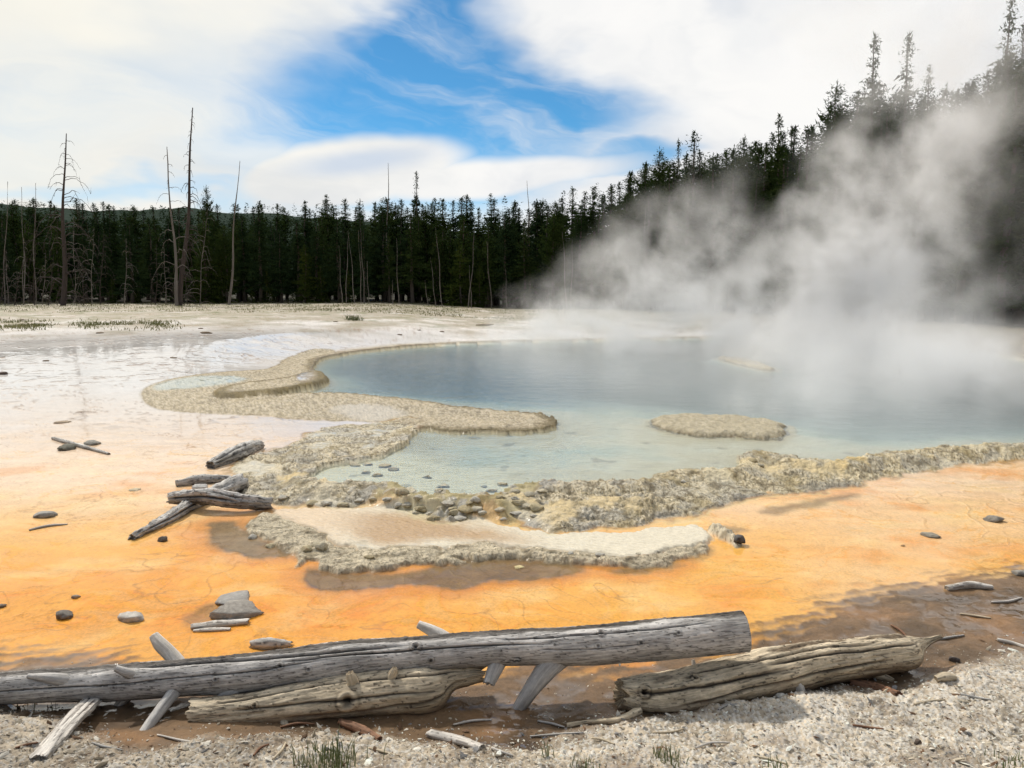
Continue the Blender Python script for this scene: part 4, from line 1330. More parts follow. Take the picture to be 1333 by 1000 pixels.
    cr_, sr_ = math.cos(roll), math.sin(roll)
    x_ = R * sa * (1 if flat >= 1 else 1)
    z_ = R * ca * flat
    if flat < 1:
        q_ = (np.abs(sa) ** 3 + np.abs(ca) ** 3) ** (1 / 3)
        x_, z_ = x_ / q_, z_ / q_
    xr, zr = x_ * cr_ + z_ * sr_, -x_ * sr_ + z_ * cr_
    V = c[:, None, :] + xr[..., None] * fr_[:, None, :] + zr[..., None] * U[:, None, :] + sh[..., None] * tg[:, None, :]
    hi, lo, dk, rt = (np.array(pal[k]) for k in ('hi', 'lo', 'dark', 'rot'))
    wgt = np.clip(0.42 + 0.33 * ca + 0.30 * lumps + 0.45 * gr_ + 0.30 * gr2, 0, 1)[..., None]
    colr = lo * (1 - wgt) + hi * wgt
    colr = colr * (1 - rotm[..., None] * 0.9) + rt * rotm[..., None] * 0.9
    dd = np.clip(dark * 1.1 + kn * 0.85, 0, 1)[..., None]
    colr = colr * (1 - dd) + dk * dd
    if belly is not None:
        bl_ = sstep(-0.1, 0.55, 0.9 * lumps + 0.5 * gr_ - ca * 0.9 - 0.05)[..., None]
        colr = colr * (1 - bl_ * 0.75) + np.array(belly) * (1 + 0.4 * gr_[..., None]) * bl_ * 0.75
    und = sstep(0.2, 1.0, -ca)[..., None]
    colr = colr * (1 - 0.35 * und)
    n1 = na + 1
    uvs = np.stack([TT, A * R0], -1).reshape(-1, 2)
    V = V.reshape(-1, 3)
    colr = colr.reshape(-1, 3)
    i = np.arange(nu - 1)[:, None] * n1 + np.arange(na)[None]
    F = [np.stack([i, i + 1, i + n1 + 1, i + n1], -1).reshape(-1, 4)]
    VV, CC, UU = [V], [colr], [uvs]
    nb = len(V)
    for end in (0, 1):                          # end grain
        row = V[:n1] if end == 0 else V[-n1:]
        ctr = row[:-1].mean(0)
        ks = [0.86, 0.6, 0.33, 0.03]
        prev = np.arange(n1) + (0 if end == 0 else (nu - 1) * n1)
        for kk in ks:
            rw = ctr + (row - ctr) * kk + tg[0 if end == 0 else -1] * ((1 if end == 0 else -1) * (0.010 if jag0 + jag1 == 0 else 0.03) * (1 - kk) * r0.mean() / .08)
            ring = 0.5 + 0.5 * math.sin(kk * 40)
            VV.append(rw)
            cE = np.repeat((lo * 0.9 + 0.25 * (hi - lo) * ring)[None], n1, 0) * (1 - 0.55 * (np.abs(noise2(a * 2.2, 0 * a + seed)) < 0.07))[:, None]
            CC.append(cE)
            UU.append(np.stack([np.full(n1, kk * 2 + 5.0), a * 0.02], 1))
            cur = np.arange(n1) + nb
            nb += n1
            if end == 0:
                F.append(np.stack([cur[:-1], cur[1:], prev[1:], prev[:-1]], -1))
            else:
                F.append(np.stack([prev[:-1], prev[1:], cur[1:], cur[:-1]], -1))
            prev = cur
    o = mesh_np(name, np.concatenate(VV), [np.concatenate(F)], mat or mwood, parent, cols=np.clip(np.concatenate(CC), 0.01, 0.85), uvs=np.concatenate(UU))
    return o


def Pw(rows):
    """rows of (x, y, depth Y, radius in picture units) -> world rows"""
    out = []
    for x, y, Y, r in rows:
        p = at_Y(x, y, Y)
        out.append((p.x, p.y, p.z, r * Y / F_PX * 1.0))
    return np.array(out)


def shift(root, objs=()):
    pass


# --- the long grey log
LB = Vector((-0.3, 3.5, 0.0))
L1 = Pw([(-190, 912, 3.30, 18), (-60, 902, 3.36, 19), (0, 896, 3.40, 21), (70, 892, 3.42, 22), (135, 889, 3.44, 24), (236, 882, 3.46, 25), (338, 875, 3.47, 27), (400, 867, 3.48, 27),
         (450, 860, 3.49, 25.5), (540, 852, 3.50, 24), (636, 844, 3.50, 23.5), (738, 841, 3.50, 26), (850, 833, 3.50, 27.5), (970, 821, 3.50, 28)])
grey = empty('fallen_log', (float(L1[7, 0]), 3.48, 0.0))
off = np.array(grey.location)


def rel(P, root):
    P = np.array(P, float)
    P[:, :3] -= np.array(root.location)
    return P


log_mesh('trunk', rel(L1, grey), GREY, 3, 760, 150, lump=0.07, grain=0.0013, rot=0.85, rough=0.0003,
         cracks=[(0.45, 2.3, 1.35, -0.22, .0028, .012), (1.9, 3.25, 0.75, 0.22, .004, .016), (2.9, 4.08, 0.70, -0.16, .003, .013), (1.2, 2.6, 0.25, 0.3, .007, .018), (3.1, 3.7, 1.3, -0.1, .002, .006)],
         knots=[(1.92, 0.95, .014), (1.62, 1.3, .012), (1.60, 1.6, .009), (2.55, 0.7, .022), (2.62, 1.5, .012), (3.02, 1.9, .014), (3.42, 0.55, .015), (3.40, 1.2, .012), (3.60, 1.2, .013), (3.78, 0.9, .012), (2.05, 1.3, .012),
                (1.15, 1.4, .010), (2.95, 1.25, .006), (3.2, 1.0, .006), (3.72, 1.5, .006)], parent=grey)


def stub(rows, pal, seed, root, name='branch_stub', **kw):
    return log_mesh(name, rel(Pw(rows), root), pal, seed, 46, 26, lump=0.14, grain=0.0018, parent=root, **kw)


stub([(652, 850, 3.52, 13), (645, 868, 3.45, 11), (636, 890, 3.40, 8)], GREY, 31, grey, jag1=0.012)
stub([(738, 845, 3.54, 18), (712, 870, 3.45, 15), (692, 896, 3.42, 11.5), (676, 921, 3.41, 9), (672, 927, 3.41, 8)], GREY, 32, grey, jag1=0.014)
stub([(178, 892, 3.46, 12), (162, 910, 3.45, 8), (146, 926, 3.44, 4)], BLACKG, 33, grey, jag1=0.006)
stub([(248, 875, 3.50, 11), (220, 910, 3.36, 8.5), (197, 940, 3.25, 7.5), (180, 963, 3.16, 6.5)], GREY, 34, grey)
stub([(240, 875, 3.52, 12), (222, 852, 3.56, 9.5), (208, 838, 3.58, 8.5), (200, 827, 3.6, 6)], PALE, 35, grey)
stub([(590, 842, 3.54, 13), (570, 826, 3.58, 9), (545, 813, 3.62, 5.5)], PALE, 36, grey)
stub([(118, 891, 3.44, 9), (75, 884, 3.375, 8), (36, 880, 3.372, 3)], GREY, 37, grey)
stub([(184, 884, 3.45, 8), (165, 876, 3.385, 6), (150, 870, 3.37, 4)], GREY, 38, grey)
stub([(318, 892, 3.43, 9), (300, 901, 3.40, 6.5), (281, 909, 3.39, 2.5)], GREY, 39, grey)
tag(grey, 'long smooth grey fallen log lying across the foreground, propped on short branch stubs', 'log')

# --- the cream log under it
L2 = Pw([(250, 931, 3.33, 21), (285, 928, 3.34, 23), (340, 922, 3.36, 25), (400, 913, 3.38, 29), (460, 906, 3.40, 32), (520, 899, 3.42, 33), (562, 894, 3.44, 31), (572, 889, 3.46, 25), (586, 883, 3.48, 18), (610, 879, 3.50, 14), (628, 877, 3.52, 11)])
cream = empty('fallen_log', (float(L2[4, 0]), 3.42, 0.0))
log_mesh('trunk', rel(L2, cream), CREAMY, 11, 330, 120, lump=0.14, grain=0.0030, rot=0.15, rough=0.0022, belly=(0.16, 0.10, 0.055), jag0=0.02, jag1=0.05,
         cracks=[(0.15, 1.2, 1.1, 0.1, .005, .014), (0.4, 1.32, 1.75, -0.1, .007, .02), (0.7, 1.3, 0.5, 0.2, .005, .013), (0.1, 0.8, 0.5, -0.1, .004, .01)],
         knots=[(0.72, 1.25, .040), (0.30, 0.9, .014)], parent=cream)
stub([(462, 896, 3.38, 9), (458, 884, 3.36, 8), (455, 876, 3.36, 5)], CREAMY, 41, cream, jag1=0.006)
stub([(508, 888, 3.40, 8), (512, 876, 3.38, 6), (514, 870, 3.37, 3)], CREAMY, 42, cream)
stub([(470, 925, 3.38, 8), (472, 938, 3.36, 6), (474, 944, 3.35, 4)], CREAMY, 43, cream)
tag(cream, 'cream coloured weathered log half sunk in mud beneath the long grey log', 'log')

# --- the right-hand log
L3 = Pw([(806, 903, 3.42, 20), (822, 906, 3.43, 26), (850, 907, 3.44, 30), (900, 900, 3.48, 32), (960, 886, 3.53, 33), (1010, 875, 3.58, 32), (1060, 864, 3.63, 30), (1110, 857, 3.68, 27), (1150, 851, 3.73, 25), (1182, 847, 3.77, 22),
         (1190, 842, 3.79, 15), (1203, 837, 3.82, 7), (1224, 829, 3.85, 2)])
brown = empty('fallen_log', (float(L3[5, 0]), 3.58, 0.0))
log_mesh('trunk', rel(L3, brown), CREAMY, 23, 440, 140, lump=0.14, grain=0.0030, rot=0.35, rough=0.0035, belly=(0.15, 0.095, 0.05), jag0=0.04, jag1=0.05,
         cracks=[(0.02, 0.9, 0.9, 0.15, .008, .02), (0.2, 1.5, 1.5, -0.05, .006, .018), (0.7, 1.7, 0.7, 0.05, .006, .015), (0.3, 1.4, 0.3, 0.1, .005, .014), (0.05, .6, 1.9, 0, .006, .018), (0.8, 1.6, 1.9, 0, .004, .012)],
         knots=[(0.10, 0.85, .026), (0.36, 0.5, .018)], parent=brown)
stub([(905, 882, 3.49, 7), (904, 870, 3.52, 4), (902, 859, 3.54, 2)], PALE, 51, brown, jag1=0.006)
stub([(1036, 886, 3.52, 9), (1041, 899, 3.50, 7.5), (1044, 909, 3.49, 7)], PALE, 52, brown, jag1=0.008)
tag(brown, 'rough brown weathered log with a torn spiky right end on the gravel edge', 'log')


def stick(name, pts, rad, pal, label, cat, seed, group=None, nu=60, na=20, lump=0.12, grain=0.0015, lift=0.0, **kw):
    """a piece of wood lying on the ground along image points (each read on the ground), radius in picture units"""
    rows = []
    for k, (x, y) in enumerate(pts):
        p = pg(x, y)
        rr_ = (rad[k] if isinstance(rad, (list, tuple)) else rad) * p.y / F_PX
        z = lift[k] if isinstance(lift, (list, tuple)) else lift
        rows.append((p.x, p.y, p.z + rr_ * 0.55 * kw.get('flat', 1.0) + z, rr_))
    rows = np.array(rows)
    m = rows[:, :3].mean(0)
    m[2] = rows[:, 2].min()
    rows[:, :3] -= m
    mr = float(rows[:, 3].max())
    if mr > 0.012: kw.setdefault('rough', 0.13 * mr)
    o = log_mesh(name, rows, pal, seed, nu, na, lump=lump, grain=grain, **kw)
    o.location = m
    return tag(o, label, cat, group)


stick('plank', [(132, 912), (90, 950), (50, 990)], [12, 14, 13], PALE, 'flat pale split plank leaning out from under the left end of the grey log', 'plank', 61, nu=130, na=48, flat=0.35, jag0=0.01, jag1=0.03,
      cracks=[(0.05, .45, 0.2, 0.1, .004, .01), (0.1, .5, -0.5, 0, .003, .008)], lift=[0.035, 0.02, 0.0])
stick('driftwood', [(326, 842), (350, 843), (380, 840)], [5, 9, 4], BLACKG, 'dark knotted chunk of driftwood just behind the grey log', 'driftwood', 62, lump=0.4, jag0=.02, jag1=.02)
stick('driftwood', [(558, 956), (590, 964), (628, 975)], [7, 8, 6], PALE, 'white topped splinter of wood in front of the gap between the logs', 'driftwood', 63, flat=0.6, jag0=.03, jag1=.01)
stick('driftwood', [(443, 942), (468, 953), (494, 965)], [5, 7, 4], RED, 'reddish brown broken stick beside the foot of the cream log', 'driftwood', 64, jag0=.01, jag1=.02)
stick('driftwood', [(1108, 889), (1140, 897), (1170, 905)], [7, 8, 5], RED, 'dark red crumbling piece of wood below the brown log', 'driftwood', 65, lump=.3, jag0=.02, jag1=.02, flat=.6)
stick('driftwood', [(1134, 879), (1150, 884), (1162, 887)], [5, 5, 3], CREAMY, 'small tan chip leaning on the dark red wood below the brown log', 'driftwood', 66, jag1=.01)
stick('driftwood', [(1218, 887), (1232, 885), (1244, 884)], [5, 7, 4], CREAMY, 'stubby tan block of wood on the gravel right of the brown log', 'driftwood', 67, lump=.25)
stick('root', [(738, 946), (770, 942), (800, 941), (832, 930)], [3, 4, 5, 7], CREAMY, 'thin curved brown root trailing from the left end of the brown log', 'root', 68, nu=90)
stick('driftwood', [(1232, 768), (1262, 765), (1292, 767)], [4, 6, 3], PALE, 'pale twisted driftwood on the wet mud at the right edge', 'driftwood', 69, lump=.4)
stick('driftwood', [(1298, 834), (1318, 839), (1340, 846)], [2.5, 3, 2.5], PALE, 'thin white splinter at the right edge of the gravel', 'driftwood', 70)
# pile by the crust on the left
stick('log_piece', [(274, 610), (305, 598), (338, 583)], [7, 11, 7], BLACKG, 'short split grey log at the left end of the crusted shore', 'log', 71, nu=110, na=40, lump=.2, jag0=.03, jag1=.05, cracks=[(0, .8, 1.2, 0, .008, .02), (0, .8, 0.5, 0, .008, .02)])
stick('log_piece', [(229, 633), (262, 629), (300, 626)], [5, 7.5, 5], BLACKG, 'slim wavy grey branch lying left of the crust above a pale stone', 'branch', 72, nu=100, na=30, lump=.2)
stick('log_piece', [(171, 703), (215, 682), (262, 657), (316, 636)], [5, 8, 10, 13], BLACKG, 'dark log slanting down left under the crossing log of the driftwood pile', 'log', 73, nu=200, na=44, lump=.2, jag0=.03, jag1=.04, cracks=[(.1, 1.0, 1.1, 0, .008, .02)])
stick('log_piece', [(222, 660), (270, 664), (320, 666), (354, 662)], [7, 11, 9, 8], BLACKG, 'cracked grey log lying across the top of the slanting dark log', 'log', 74, nu=180, na=44, lump=.18, jag0=.05, jag1=.02, lift=[.05, .08, .05, .02], cracks=[(0, .7, 1.3, 0, .01, .025), (.1, .8, .5, .1, .008, .02)])
stick('stick', [(69, 572), (100, 581), (142, 592)], [2.5, 3, 2], BLACKG, 'thin dark stick lying between two flat stones on the pink flat', 'stick', 75)
stick('stick', [(38, 691), (62, 686), (88, 683)], [1.5, 2, 1], BLACKG, 'thin twig lying in the orange water at the far left', 'stick', 76)
stick('log_piece', [(249, 818), (285, 814), (324, 811)], [6, 7, 6], PALE, 'short pale grey wood block lying in front of the flat boulder', 'wood block', 77, flat=.6, jag0=.01, jag1=.02)
stick('log_piece', [(252, 822), (272, 821), (300, 820)], [3, 4, 3], PALE, 'narrow white strip of wood at the foot of the pale grey block', 'wood block', 78, flat=.6)
stick('stick', [(620, 424), (632, 424), (642, 423)], [1, 2, 1], CREAMY, 'small brown stick far out on the white flat before the trees', 'stick', 79)


def rock(x, y, w_, label=None, group=None, col=(0.22, 0.21, 0.19), flat=0.5, seed=None, name='stone', cat='stone', sub=3, col2=None, depthk=0.8, rz=None, yb=0.25):
    g = random.Random(seed if seed is not None else int(x * 7 + y))
    p = pg(x, y)
    sc_ = w_ / 2 * p.y / F_PX
    me = bpy.data.meshes.new(name)
    import bmesh
    bm = bmesh.new()
    bmesh.ops.create_icosphere(bm, subdivisions=sub, radius=1)
    co = np.array([v.co[:] for v in bm.verts])
    sd_ = g.randint(0, 90)
    n = fbm3(co * 1.1 + sd_, 4, sd_ % 7)
    n2 = fbm3(co * 4 + sd_, 3, 2)
    n3_ = fbm3(co * 11 + sd_, 3, 4)
    c_ = co * (1 + 0.45 * n + 0.20 * n2 + 0.05 * n3_)[:, None]
    for _k in range(9):                      # broken faces
        nv = np.array([g.gauss(0, 1), g.gauss(0, 1), g.gauss(0, 1)])
        nv /= np.linalg.norm(nv)
        dist_ = c_ @ nv
        c_ = c_ - np.outer(np.maximum(dist_ - g.uniform(.55, .85), 0) * 0.85, nv)
    a_ = rz if rz is not None else g.uniform(-.5, .5)
    c_[:, 0] *= sc_
    c_[:, 1] *= sc_ * depthk
    c_[:, 2] *= sc_ * flat
    ca_, sa_ = math.cos(a_), math.sin(a_)
    c_ = np.stack([c_[:, 0] * ca_ - c_[:, 1] * sa_, c_[:, 0] * sa_ + c_[:, 1] * ca_, c_[:, 2]], 1)
    F = np.array([[v.index for v in f.verts] for f in bm.faces])
    bm.free()
    bpy.data.meshes.remove(me)
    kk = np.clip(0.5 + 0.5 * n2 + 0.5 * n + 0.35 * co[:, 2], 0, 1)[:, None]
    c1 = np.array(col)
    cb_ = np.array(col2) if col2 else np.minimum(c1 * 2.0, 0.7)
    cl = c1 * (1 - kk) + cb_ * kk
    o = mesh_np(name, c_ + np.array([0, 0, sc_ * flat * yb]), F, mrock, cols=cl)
    o.location = p
    return tag(o, label, cat, group)


rock(306, 801, 66, 'flat grey boulder standing in the orange water behind the grey log', col=(0.15, 0.13, 0.11), col2=(0.36, 0.33, 0.29), flat=.38, seed=4, sub=4)
rock(305, 780, 52, 'grey slab of stone behind the flat boulder in the orange water', col=(0.22, 0.20, 0.18), col2=(0.40, 0.38, 0.35), flat=.16, seed=5, depthk=1.1)
rock(84, 802, 28, 'dark pitted stone in the orange water, left of the white topped stone', col=(0.08, 0.07, 0.06), col2=(0.25, 0.23, 0.2), flat=.55)
rock(171, 806, 38, 'white topped flat stone in the orange water', col=(0.14, 0.12, 0.10), col2=(0.62, 0.58, 0.52), flat=.34)
rock(99, 778, 12, 'pebble sized stone above the dark pitted stone', col=(0.2, 0.16, 0.12))
rock(2, 790, 12, 'small dark stone at the left edge of the orange water', col=(0.1, 0.08, 0.06))
rock(212, 704, 15, 'small round dark stone at the tip of the slanting dark log', col=(0.07, 0.06, 0.05), flat=.7)
rock(57, 672, 30, 'grey wedge shaped stone far left in the orange water', col=(0.10, 0.09, 0.08), col2=(0.42, 0.4, 0.36), flat=.42)
rock(88, 585, 25, 'dark oval stone leaning against the thin dark stick', col=(0.07, 0.065, 0.05), col2=(0.2, 0.19, 0.15), flat=.5)
rock(121, 578, 25, 'flat grey stone right of the dark oval stone', col=(0.13, 0.12, 0.10), col2=(0.33, 0.31, 0.27), flat=.32)
rock(82, 550, 20, 'flat brown stone lying alone on the pink flat', col=(0.22, 0.17, 0.12), flat=.2)
rock(4, 487, 14, 'low dark stone at the left edge of the white flat', col=(0.08, 0.06, 0.05), flat=.4)
rock(262, 636, 24, 'pale grey stone under the slim wavy branch', col=(0.3, 0.28, 0.25), col2=(0.55, 0.53, 0.5), flat=.5)
rock(175, 638, 17, 'small tan flake of stone on the peach flat', col=(0.3, 0.25, 0.17), flat=.2)
rock(962, 705, 18, 'black cube like stone where the crust meets the orange flat', col=(0.035, 0.03, 0.03), col2=(0.16, 0.15, 0.14), flat=.85, yb=.5)
rock(1212, 698, 25, 'flat dark stone with a pale top on the right orange flat', col=(0.09, 0.08, 0.07), col2=(0.42, 0.38, 0.3), flat=.4)
rock(1293, 678, 27, 'pitted grey stone nearest the right edge of the orange flat', col=(0.07, 0.065, 0.06), col2=(0.34, 0.31, 0.26), flat=.45)
rock(1175, 711, 7, 'tiny brown pebble left of the flat dark stone on the right flat', col=(0.25, 0.16, 0.08))
rock(1078, 604, 24, 'black stone perched on the pool side of the crust', col=(0.03, 0.028, 0.025), col2=(0.12, 0.11, 0.10), flat=.4)
rock(1326, 748, 22, 'grey stone at the right edge beside the mud', col=(0.18, 0.17, 0.15), flat=.5)
rock(1242, 860, 14, 'dark angular stone in the shallow mud right of the brown log', col=(0.06, 0.05, 0.045), flat=.8)
rock(1195, 967, 11, 'small brown pine cone like lump alone on the white gravel', col=(0.06, 0.045, 0.035), flat=.9)
rock(676, 739, 14, 'pair like tan flake at the edge of the olive pan', col=(0.4, 0.3, 0.16), flat=.25)
rock(709, 866, 14, 'pale pebble under the short leg of the grey log', col=(0.4, 0.33, 0.24), flat=.5) if False else None
KN = [(460, 606, 24), (478, 605, 22), (500, 608, 24), (513, 613, 16), (513, 631, 22), (524, 640, 26), (505, 650, 23), (518, 652, 18), (530, 650, 22), (551, 652, 21), (530, 662, 20), (540, 668, 18), (564, 676, 24),
      (577, 634, 24), (599, 647, 36), (620, 663, 28), (599, 674, 34), (630, 634, 16), (653, 632, 22), (643, 646, 14), (670, 650, 20), (673, 668, 24), (714, 631, 16), (683, 660, 26), (406, 655, 26), (369, 648, 22),
      (425, 656, 24), (447, 657, 24), (468, 652, 22), (485, 650, 20), (415, 712, 36), (399, 716, 26), (781, 722, 20), (743, 721, 14), (857, 718, 10), (831, 721, 12), (588, 664, 18), (610, 655, 18), (695, 672, 18), (655, 676, 16),
      (725, 642, 14), (980, 600, 20), (990, 606, 16), (760, 640, 14), (890, 628, 16), (345, 650, 18), (330, 700, 22), (352, 712, 20), (480, 726, 20), (455, 730, 16)]
for x, y, w_ in KN:
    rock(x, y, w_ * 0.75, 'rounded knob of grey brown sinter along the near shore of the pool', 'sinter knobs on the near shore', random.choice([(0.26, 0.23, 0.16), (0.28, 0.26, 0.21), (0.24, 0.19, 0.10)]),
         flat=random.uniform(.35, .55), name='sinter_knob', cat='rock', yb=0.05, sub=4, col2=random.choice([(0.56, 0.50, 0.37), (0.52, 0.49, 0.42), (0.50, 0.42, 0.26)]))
for x, y, w_ in [(30, 417, 10), (130, 434, 12), (60, 470, 9), (226, 466, 10), (520, 437, 8), (545, 430, 7), (575, 432, 7), (268, 434, 16), (262, 428, 8), (437, 419, 7)]:
    rock(x, y, w_, 'tiny dark stone far out on the white flat', 'tiny stones on the white flat', (0.12, 0.09, 0.06), flat=.25, sub=2)

for x, y, w_ in [(512, 612, 20), (556, 622, 18), (535, 641, 28), (548, 652, 26), (519, 648, 22), (572, 640, 20), (585, 656, 26), (604, 664, 30), (618, 652, 24), (592, 668, 26), (628, 668, 22), (640, 640, 20), (652, 648, 18), (668, 640, 22), (688, 645, 26), (676, 656, 26),
                 (697, 662, 30), (650, 664, 20), (560, 664, 22), (545, 660, 18), (476, 616, 20), (492, 620, 18), (706, 640, 20)]:
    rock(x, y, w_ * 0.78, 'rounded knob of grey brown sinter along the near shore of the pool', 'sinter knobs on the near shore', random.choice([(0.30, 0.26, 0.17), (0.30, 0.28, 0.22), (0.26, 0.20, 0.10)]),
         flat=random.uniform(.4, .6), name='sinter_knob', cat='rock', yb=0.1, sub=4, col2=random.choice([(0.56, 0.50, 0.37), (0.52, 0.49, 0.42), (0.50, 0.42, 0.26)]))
# bush and grass
mgr, T = material('grass_blades')
n_ = T.n('ShaderNodeObjectInfo').outputs['Random']
gc_ = T.mixc(T.noise(T.n('ShaderNodeTexCoord').outputs['Object'], 30, 2).outputs[0], (0.05, 0.085, 0.020), (0.22, 0.24, 0.09))
T.n('ShaderNodeOutputMaterial', {'Surface': T.n('ShaderNodeBsdfPrincipled', {'Base Color': gc_, 'Roughness': 0.6})})


def blades(n, rx, ry, hmin, hmax, wd, seed, lean=0.5):
    g = np.random.default_rng(seed)
    bx, by = g.normal(size=n) * rx, g.normal(size=n) * ry
    h = g.uniform(hmin, hmax, n)
    a = g.random(n) * 6.28
    ln = g.uniform(0.1, lean, n) * h
    dx, dy = np.cos(a) * ln, np.sin(a) * ln
    b = g.random(n) * 6.28
    sx, sy = np.cos(b) * wd, np.sin(b) * wd
    Z = np.zeros(n)
    V = np.stack([np.stack([bx - sx, by - sy, Z - 0.01], 1), np.stack([bx + sx, by + sy, Z - 0.01], 1),
                  np.stack([bx + dx * .35 + sx * .8, by + dy * .35 + sy * .8, h * .6], 1), np.stack([bx + dx * .35 - sx * .8, by + dy * .35 - sy * .8, h * .6], 1),
                  np.stack([bx + dx, by + dy, h], 1)], 1).reshape(-1, 3)
    k = np.arange(n)[:, None] * 5
    return V, [k + np.array([[0, 1, 2, 3]]), k + np.array([[3, 2, 4]])]


for (x, y, n, r_, h_, lab) in [(425, 997, 150, .07, .10, 'largest tuft of green grass at the bottom edge left of centre'), (868, 990, 60, .04, .07, 'small green tuft on the white gravel left of the bottom middle twigs'),
                               (762, 998, 30, .03, .05, 'low green tuft at the bottom edge right of centre'), (712, 985, 14, .012, .09, 'sparse upright grass stalks below the gap between the logs'),
                               (1322, 995, 50, .05, .06, 'dark green tuft in the bottom right corner'), (1015, 1000, 18, .03, .04, 'low sprig of grass at the bottom edge under the brown log'),
                               (20, 925, 60, .10, .02, 'flat mossy tuft under the left end of the grey log')]:
    p = pg(x, y)
    V, F = blades(n, r_, r_ * .8, h_ * .4, h_, .0022, int(x))
    o = mesh_np('grass_tuft', V, F, mgr, smooth=False)
    o.location = p
    tag(o, lab, 'grass')
p = pg(460, 417)
V, F = blades(120, .16, .12, .08, .28, .012, 9, 1.2)
o = mesh_np('shrub', V, F, mgr, smooth=False)
o.location = p
tag(o, 'small round shrub alone on the flat before the forest', 'shrub')
# dry grass along the forest foot
V, F4, F3, nb = [], [], [], 0
g = np.random.default_rng(12)
for k in range(5200):
    x = g.uniform(-60, 850)
    y = g.choice([g.uniform(399.5, 408), g.uniform(400, 415)]) if k % 4 else g.normal(430, 2.2)
    if k % 4 == 0:
        x = g.choice([g.uniform(105, 225), g.uniform(0, 60), g.uniform(380, 600)])
        y = y if x < 300 else g.uniform(404, 414)
    z0_ = gz(0.0, 50.0) if y < 412 else 0.42
    X, Y = on_z(x, y, 0.47 if x > 400 else 0.50)
    X, Y = float(X), float(Y)
    if noise2(X * 0.4, Y * 0.5, 4) < -0.25: continue
    v, f = blades(4, .22, .16, .03, .10, .012, k, 1.0)
    v = v + np.array([X, Y, gz(X, Y)])
    V.append(v); F4.append(f[0] + nb); F3.append(f[1] + nb); nb += len(v)
mdg, T = material('dry_grass')
gc_ = T.mixc(T.noise(T.n('ShaderNodeNewGeometry').outputs['Position'], 0.8, 3).outputs[0], (0.10, 0.13, 0.04), (0.38, 0.34, 0.18))
T.n('ShaderNodeOutputMaterial', {'Surface': T.n('ShaderNodeBsdfDiffuse', {'Color': gc_})})
o = mesh_np('grass', np.concatenate(V), [np.concatenate(F4), np.concatenate(F3)], mdg, smooth=False)
tag(o, 'thin yellow green grass growing along the foot of the forest', 'grass', kind='stuff')

# chips of sinter and bark lying on the gravel bank
g = np.random.default_rng(19)
V, F, Cc, nb = [], [], [], 0
base_v = np.array([[1, 0, 0], [.3, .8, 0], [-.8, .6, 0], [-1, -.2, 0], [-.2, -.9, 0], [.1, 0, .35], [0, 0, -.35]])
base_f = np.array([[0, 1, 5], [1, 2, 5], [2, 3, 5], [3, 4, 5], [4, 0, 5], [1, 0, 6], [2, 1, 6], [3, 2, 6], [4, 3, 6], [0, 4, 6]])
N = 21000
xs = g.uniform(-60, 1400, N)
ys = 1010 - (g.random(N) ** 1.1) * 190
X, Y, Z = on_ground(xs, ys)
dg_ = sdf(X + 0.0, Y, GRAVEL, 2)
keep = (dg_ > g.uniform(-0.05, .1, N)) | (g.random(N) < 0.5 * np.exp(dg_ / 0.09)) | ((dg_ > -0.5) & (g.random(N) < 0.05))
for X_, Y_ in zip(X[keep], Y[keep]):
    s_ = float(g.choice([g.uniform(.0025, .005), g.uniform(.004, .009), g.uniform(.010, .020)], p=[.66, .31, .03]))
    e = Euler((g.normal() * .5, g.normal() * .5, g.random() * 6.3)).to_matrix()
    st = np.array([s_ * g.uniform(.8, 1.8), s_ * g.uniform(.5, 1.1), s_ * g.uniform(.5, 1.2)])
    v = (base_v * (1 + g.normal(size=base_v.shape) * .18) * st) @ np.array(e).T + np.array([X_, Y_, gz(X_, Y_) + s_ * .15])
    V.append(v); F.append(base_f + nb); nb += 7
    t = g.random()
    c_ = np.array([.80, .74, .63]) if t < .5 else (np.array([.56, .48, .36]) if t < .84 else (np.array([.20, .12, .07]) if t < .93 else np.array([.28, .27, .26])))
    Cc.append(np.repeat((c_ * g.uniform(.75, 1.15))[None] * (0.75 if X_ < -0.6 else 1), 7, 0))
o = mesh_np('gravel', np.concatenate(V), np.concatenate(F), mrock, smooth=False, cols=np.clip(np.concatenate(Cc), 0, .8))
tag(o, 'white and brown chips of sinter scattered over the gravel bank', 'gravel', kind='stuff')
# twigs
g = random.Random(6)
tw = [(205, 958, 260, 968), (365, 948, 410, 944), (700, 940, 735, 948), (905, 975, 950, 968), (640, 975, 668, 985), (980, 985, 1025, 996), (1215, 835, 1255, 828), (1250, 800, 1290, 806), (1190, 918, 1230, 912), (1060, 915, 1085, 930),
      (330, 985, 350, 970), (355, 990, 372, 968), (1160, 815, 1180, 830), (1290, 785, 1330, 779), (850, 955, 890, 950), (590, 945, 640, 938), (480, 975, 520, 985), (1110, 945, 1150, 950), (120, 968, 160, 978), (20, 975, 50, 968),
      (770, 962, 800, 970), (935, 925, 960, 918), (1250, 905, 1290, 912), (690, 960, 760, 955)]
for k, (x0, y0, x1, y1) in enumerate(tw):
    stick('twig', [(x0, y0), ((x0 + x1) / 2 + g.uniform(-3, 3), (y0 + y1) / 2 + g.uniform(-3, 3)), (x1, y1)], [1.2, 1.8, 1.0], g.choice([CREAMY, RED, BLACKG, PALE]),
          'thin dry twig lying on the mud and gravel in front', 'twig', 100 + k, 'dry twigs in front', nu=16, na=8, grain=0.0005, lift=0.003)
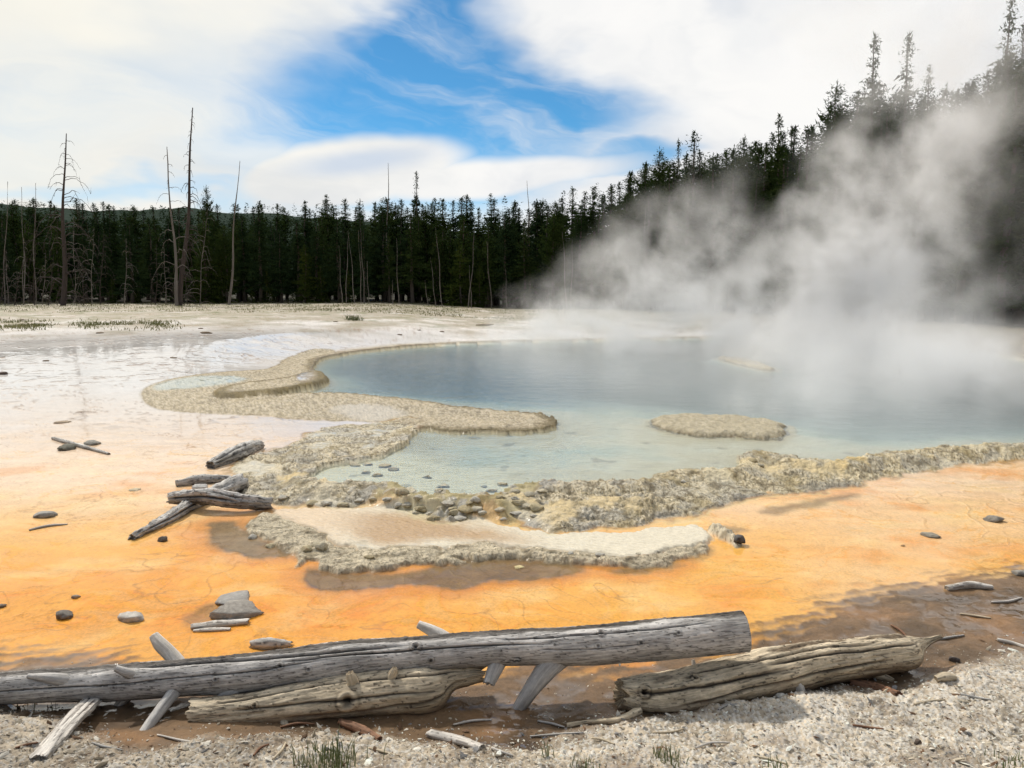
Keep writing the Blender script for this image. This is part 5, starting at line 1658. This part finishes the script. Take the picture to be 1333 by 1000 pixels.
# ------------------------------------------------------------------ steam
import bmesh
mst, T = material('steam')
tc = T.n('ShaderNodeTexCoord').outputs['Object']
wp = T.n('ShaderNodeNewGeometry').outputs['Position']
dn = T.n('ShaderNodeObjectInfo').outputs['Color']
dsep = T.n('ShaderNodeSeparateColor', {0: dn})
wn = T.noise(T.vmath('MULTIPLY', wp, (1, 1, 0.62)), 0.33, 3, 0.58)
wv_ = T.vmath('MULTIPLY', T.vmath('SUBTRACT', wn.outputs['Color'], (.5, .5, .5)), (1.9, 1.9, 1.9))
q_ = T.vmath('LENGTH', T.vmath('ADD', tc, wv_))
fall = T.math('SUBTRACT', 1.0, T.smooth(q_, 0.20, 0.88))
hard = T.math('SUBTRACT', 1.0, T.smooth(T.vmath('LENGTH', tc), 0.70, 0.99))
nn = T.smooth(T.noise(T.vmath('ADD', wp, T.vmath('MULTIPLY', wv_, (0.6, .6, .6))), 0.85, 4, 0.62).outputs[0], 0.38, 0.64)
den = T.math('MULTIPLY', T.math('MULTIPLY', fall, hard), T.math('MULTIPLY', nn, dsep.outputs[0]))
vs = T.n('ShaderNodeVolumeScatter', {'Color': (0.995, 0.975, 0.95, 1), 'Density': den, 'Anisotropy': 0.25})
T.n('ShaderNodeOutputMaterial', {'Volume': vs})
bm = bmesh.new()
bmesh.ops.create_icosphere(bm, subdivisions=3, radius=1)
me_ = bpy.data.meshes.new('plume')
bm.to_mesh(me_)
bm.free()
me_.materials.append(mst)
steam = empty('steam', (6, 18, POOL_Z))
tag(steam, 'white steam drifting up and right from the pool across the forest slope', 'steam', kind='stuff')
for (x, y, Y, rx, rz_, d) in [
        (700, 436, 25, 130, 30, .40), (800, 440, 23, 200, 48, .50), (950, 445, 21, 230, 62, .62), (1100, 455, 18, 210, 75, .70), (1200, 495, 13, 190, 80, .95), (1130, 470, 15, 210, 70, .45), (1080, 520, 11.0, 190, 66, .55), (1290, 490, 13, 150, 80, .75),
        (840, 490, 15, 190, 40, .13), (620, 470, 18, 150, 34, .10),
        (720, 405, 25, 85, 45, .26), (810, 385, 24, 115, 70, .55), (880, 345, 23, 105, 85, .70), (935, 290, 22, 62, 70, .50), (955, 240, 21, 36, 40, .22),
        (1000, 410, 20, 140, 90, .70), (1100, 375, 19, 150, 110, 1.05), (1155, 300, 18, 130, 130, 1.15), (1205, 215, 17.5, 98, 130, .85), (1240, 125, 17, 105, 120, .52),
        (1170, 50, 17, 170, 75, .26), (1300, 70, 17, 120, 110, .20), (1180, 420, 16, 130, 90, .60), (1320, 260, 16, 80, 160, .10)]:
    p = at_Y(x, y, Y)
    o = bpy.data.objects.new('plume', me_)
    COL.objects.link(o)
    o.parent = steam
    o.location = p - steam.location
    k = Y / F_PX * 1.35
    o.scale = (rx * k, max(rx, rz_) * k * 0.75, rz_ * k)
    o.color = (d, d, d, 1)
cy.volume_bounces = 3
cy.volume_step_rate = 3.0
cy.volume_max_steps = 256
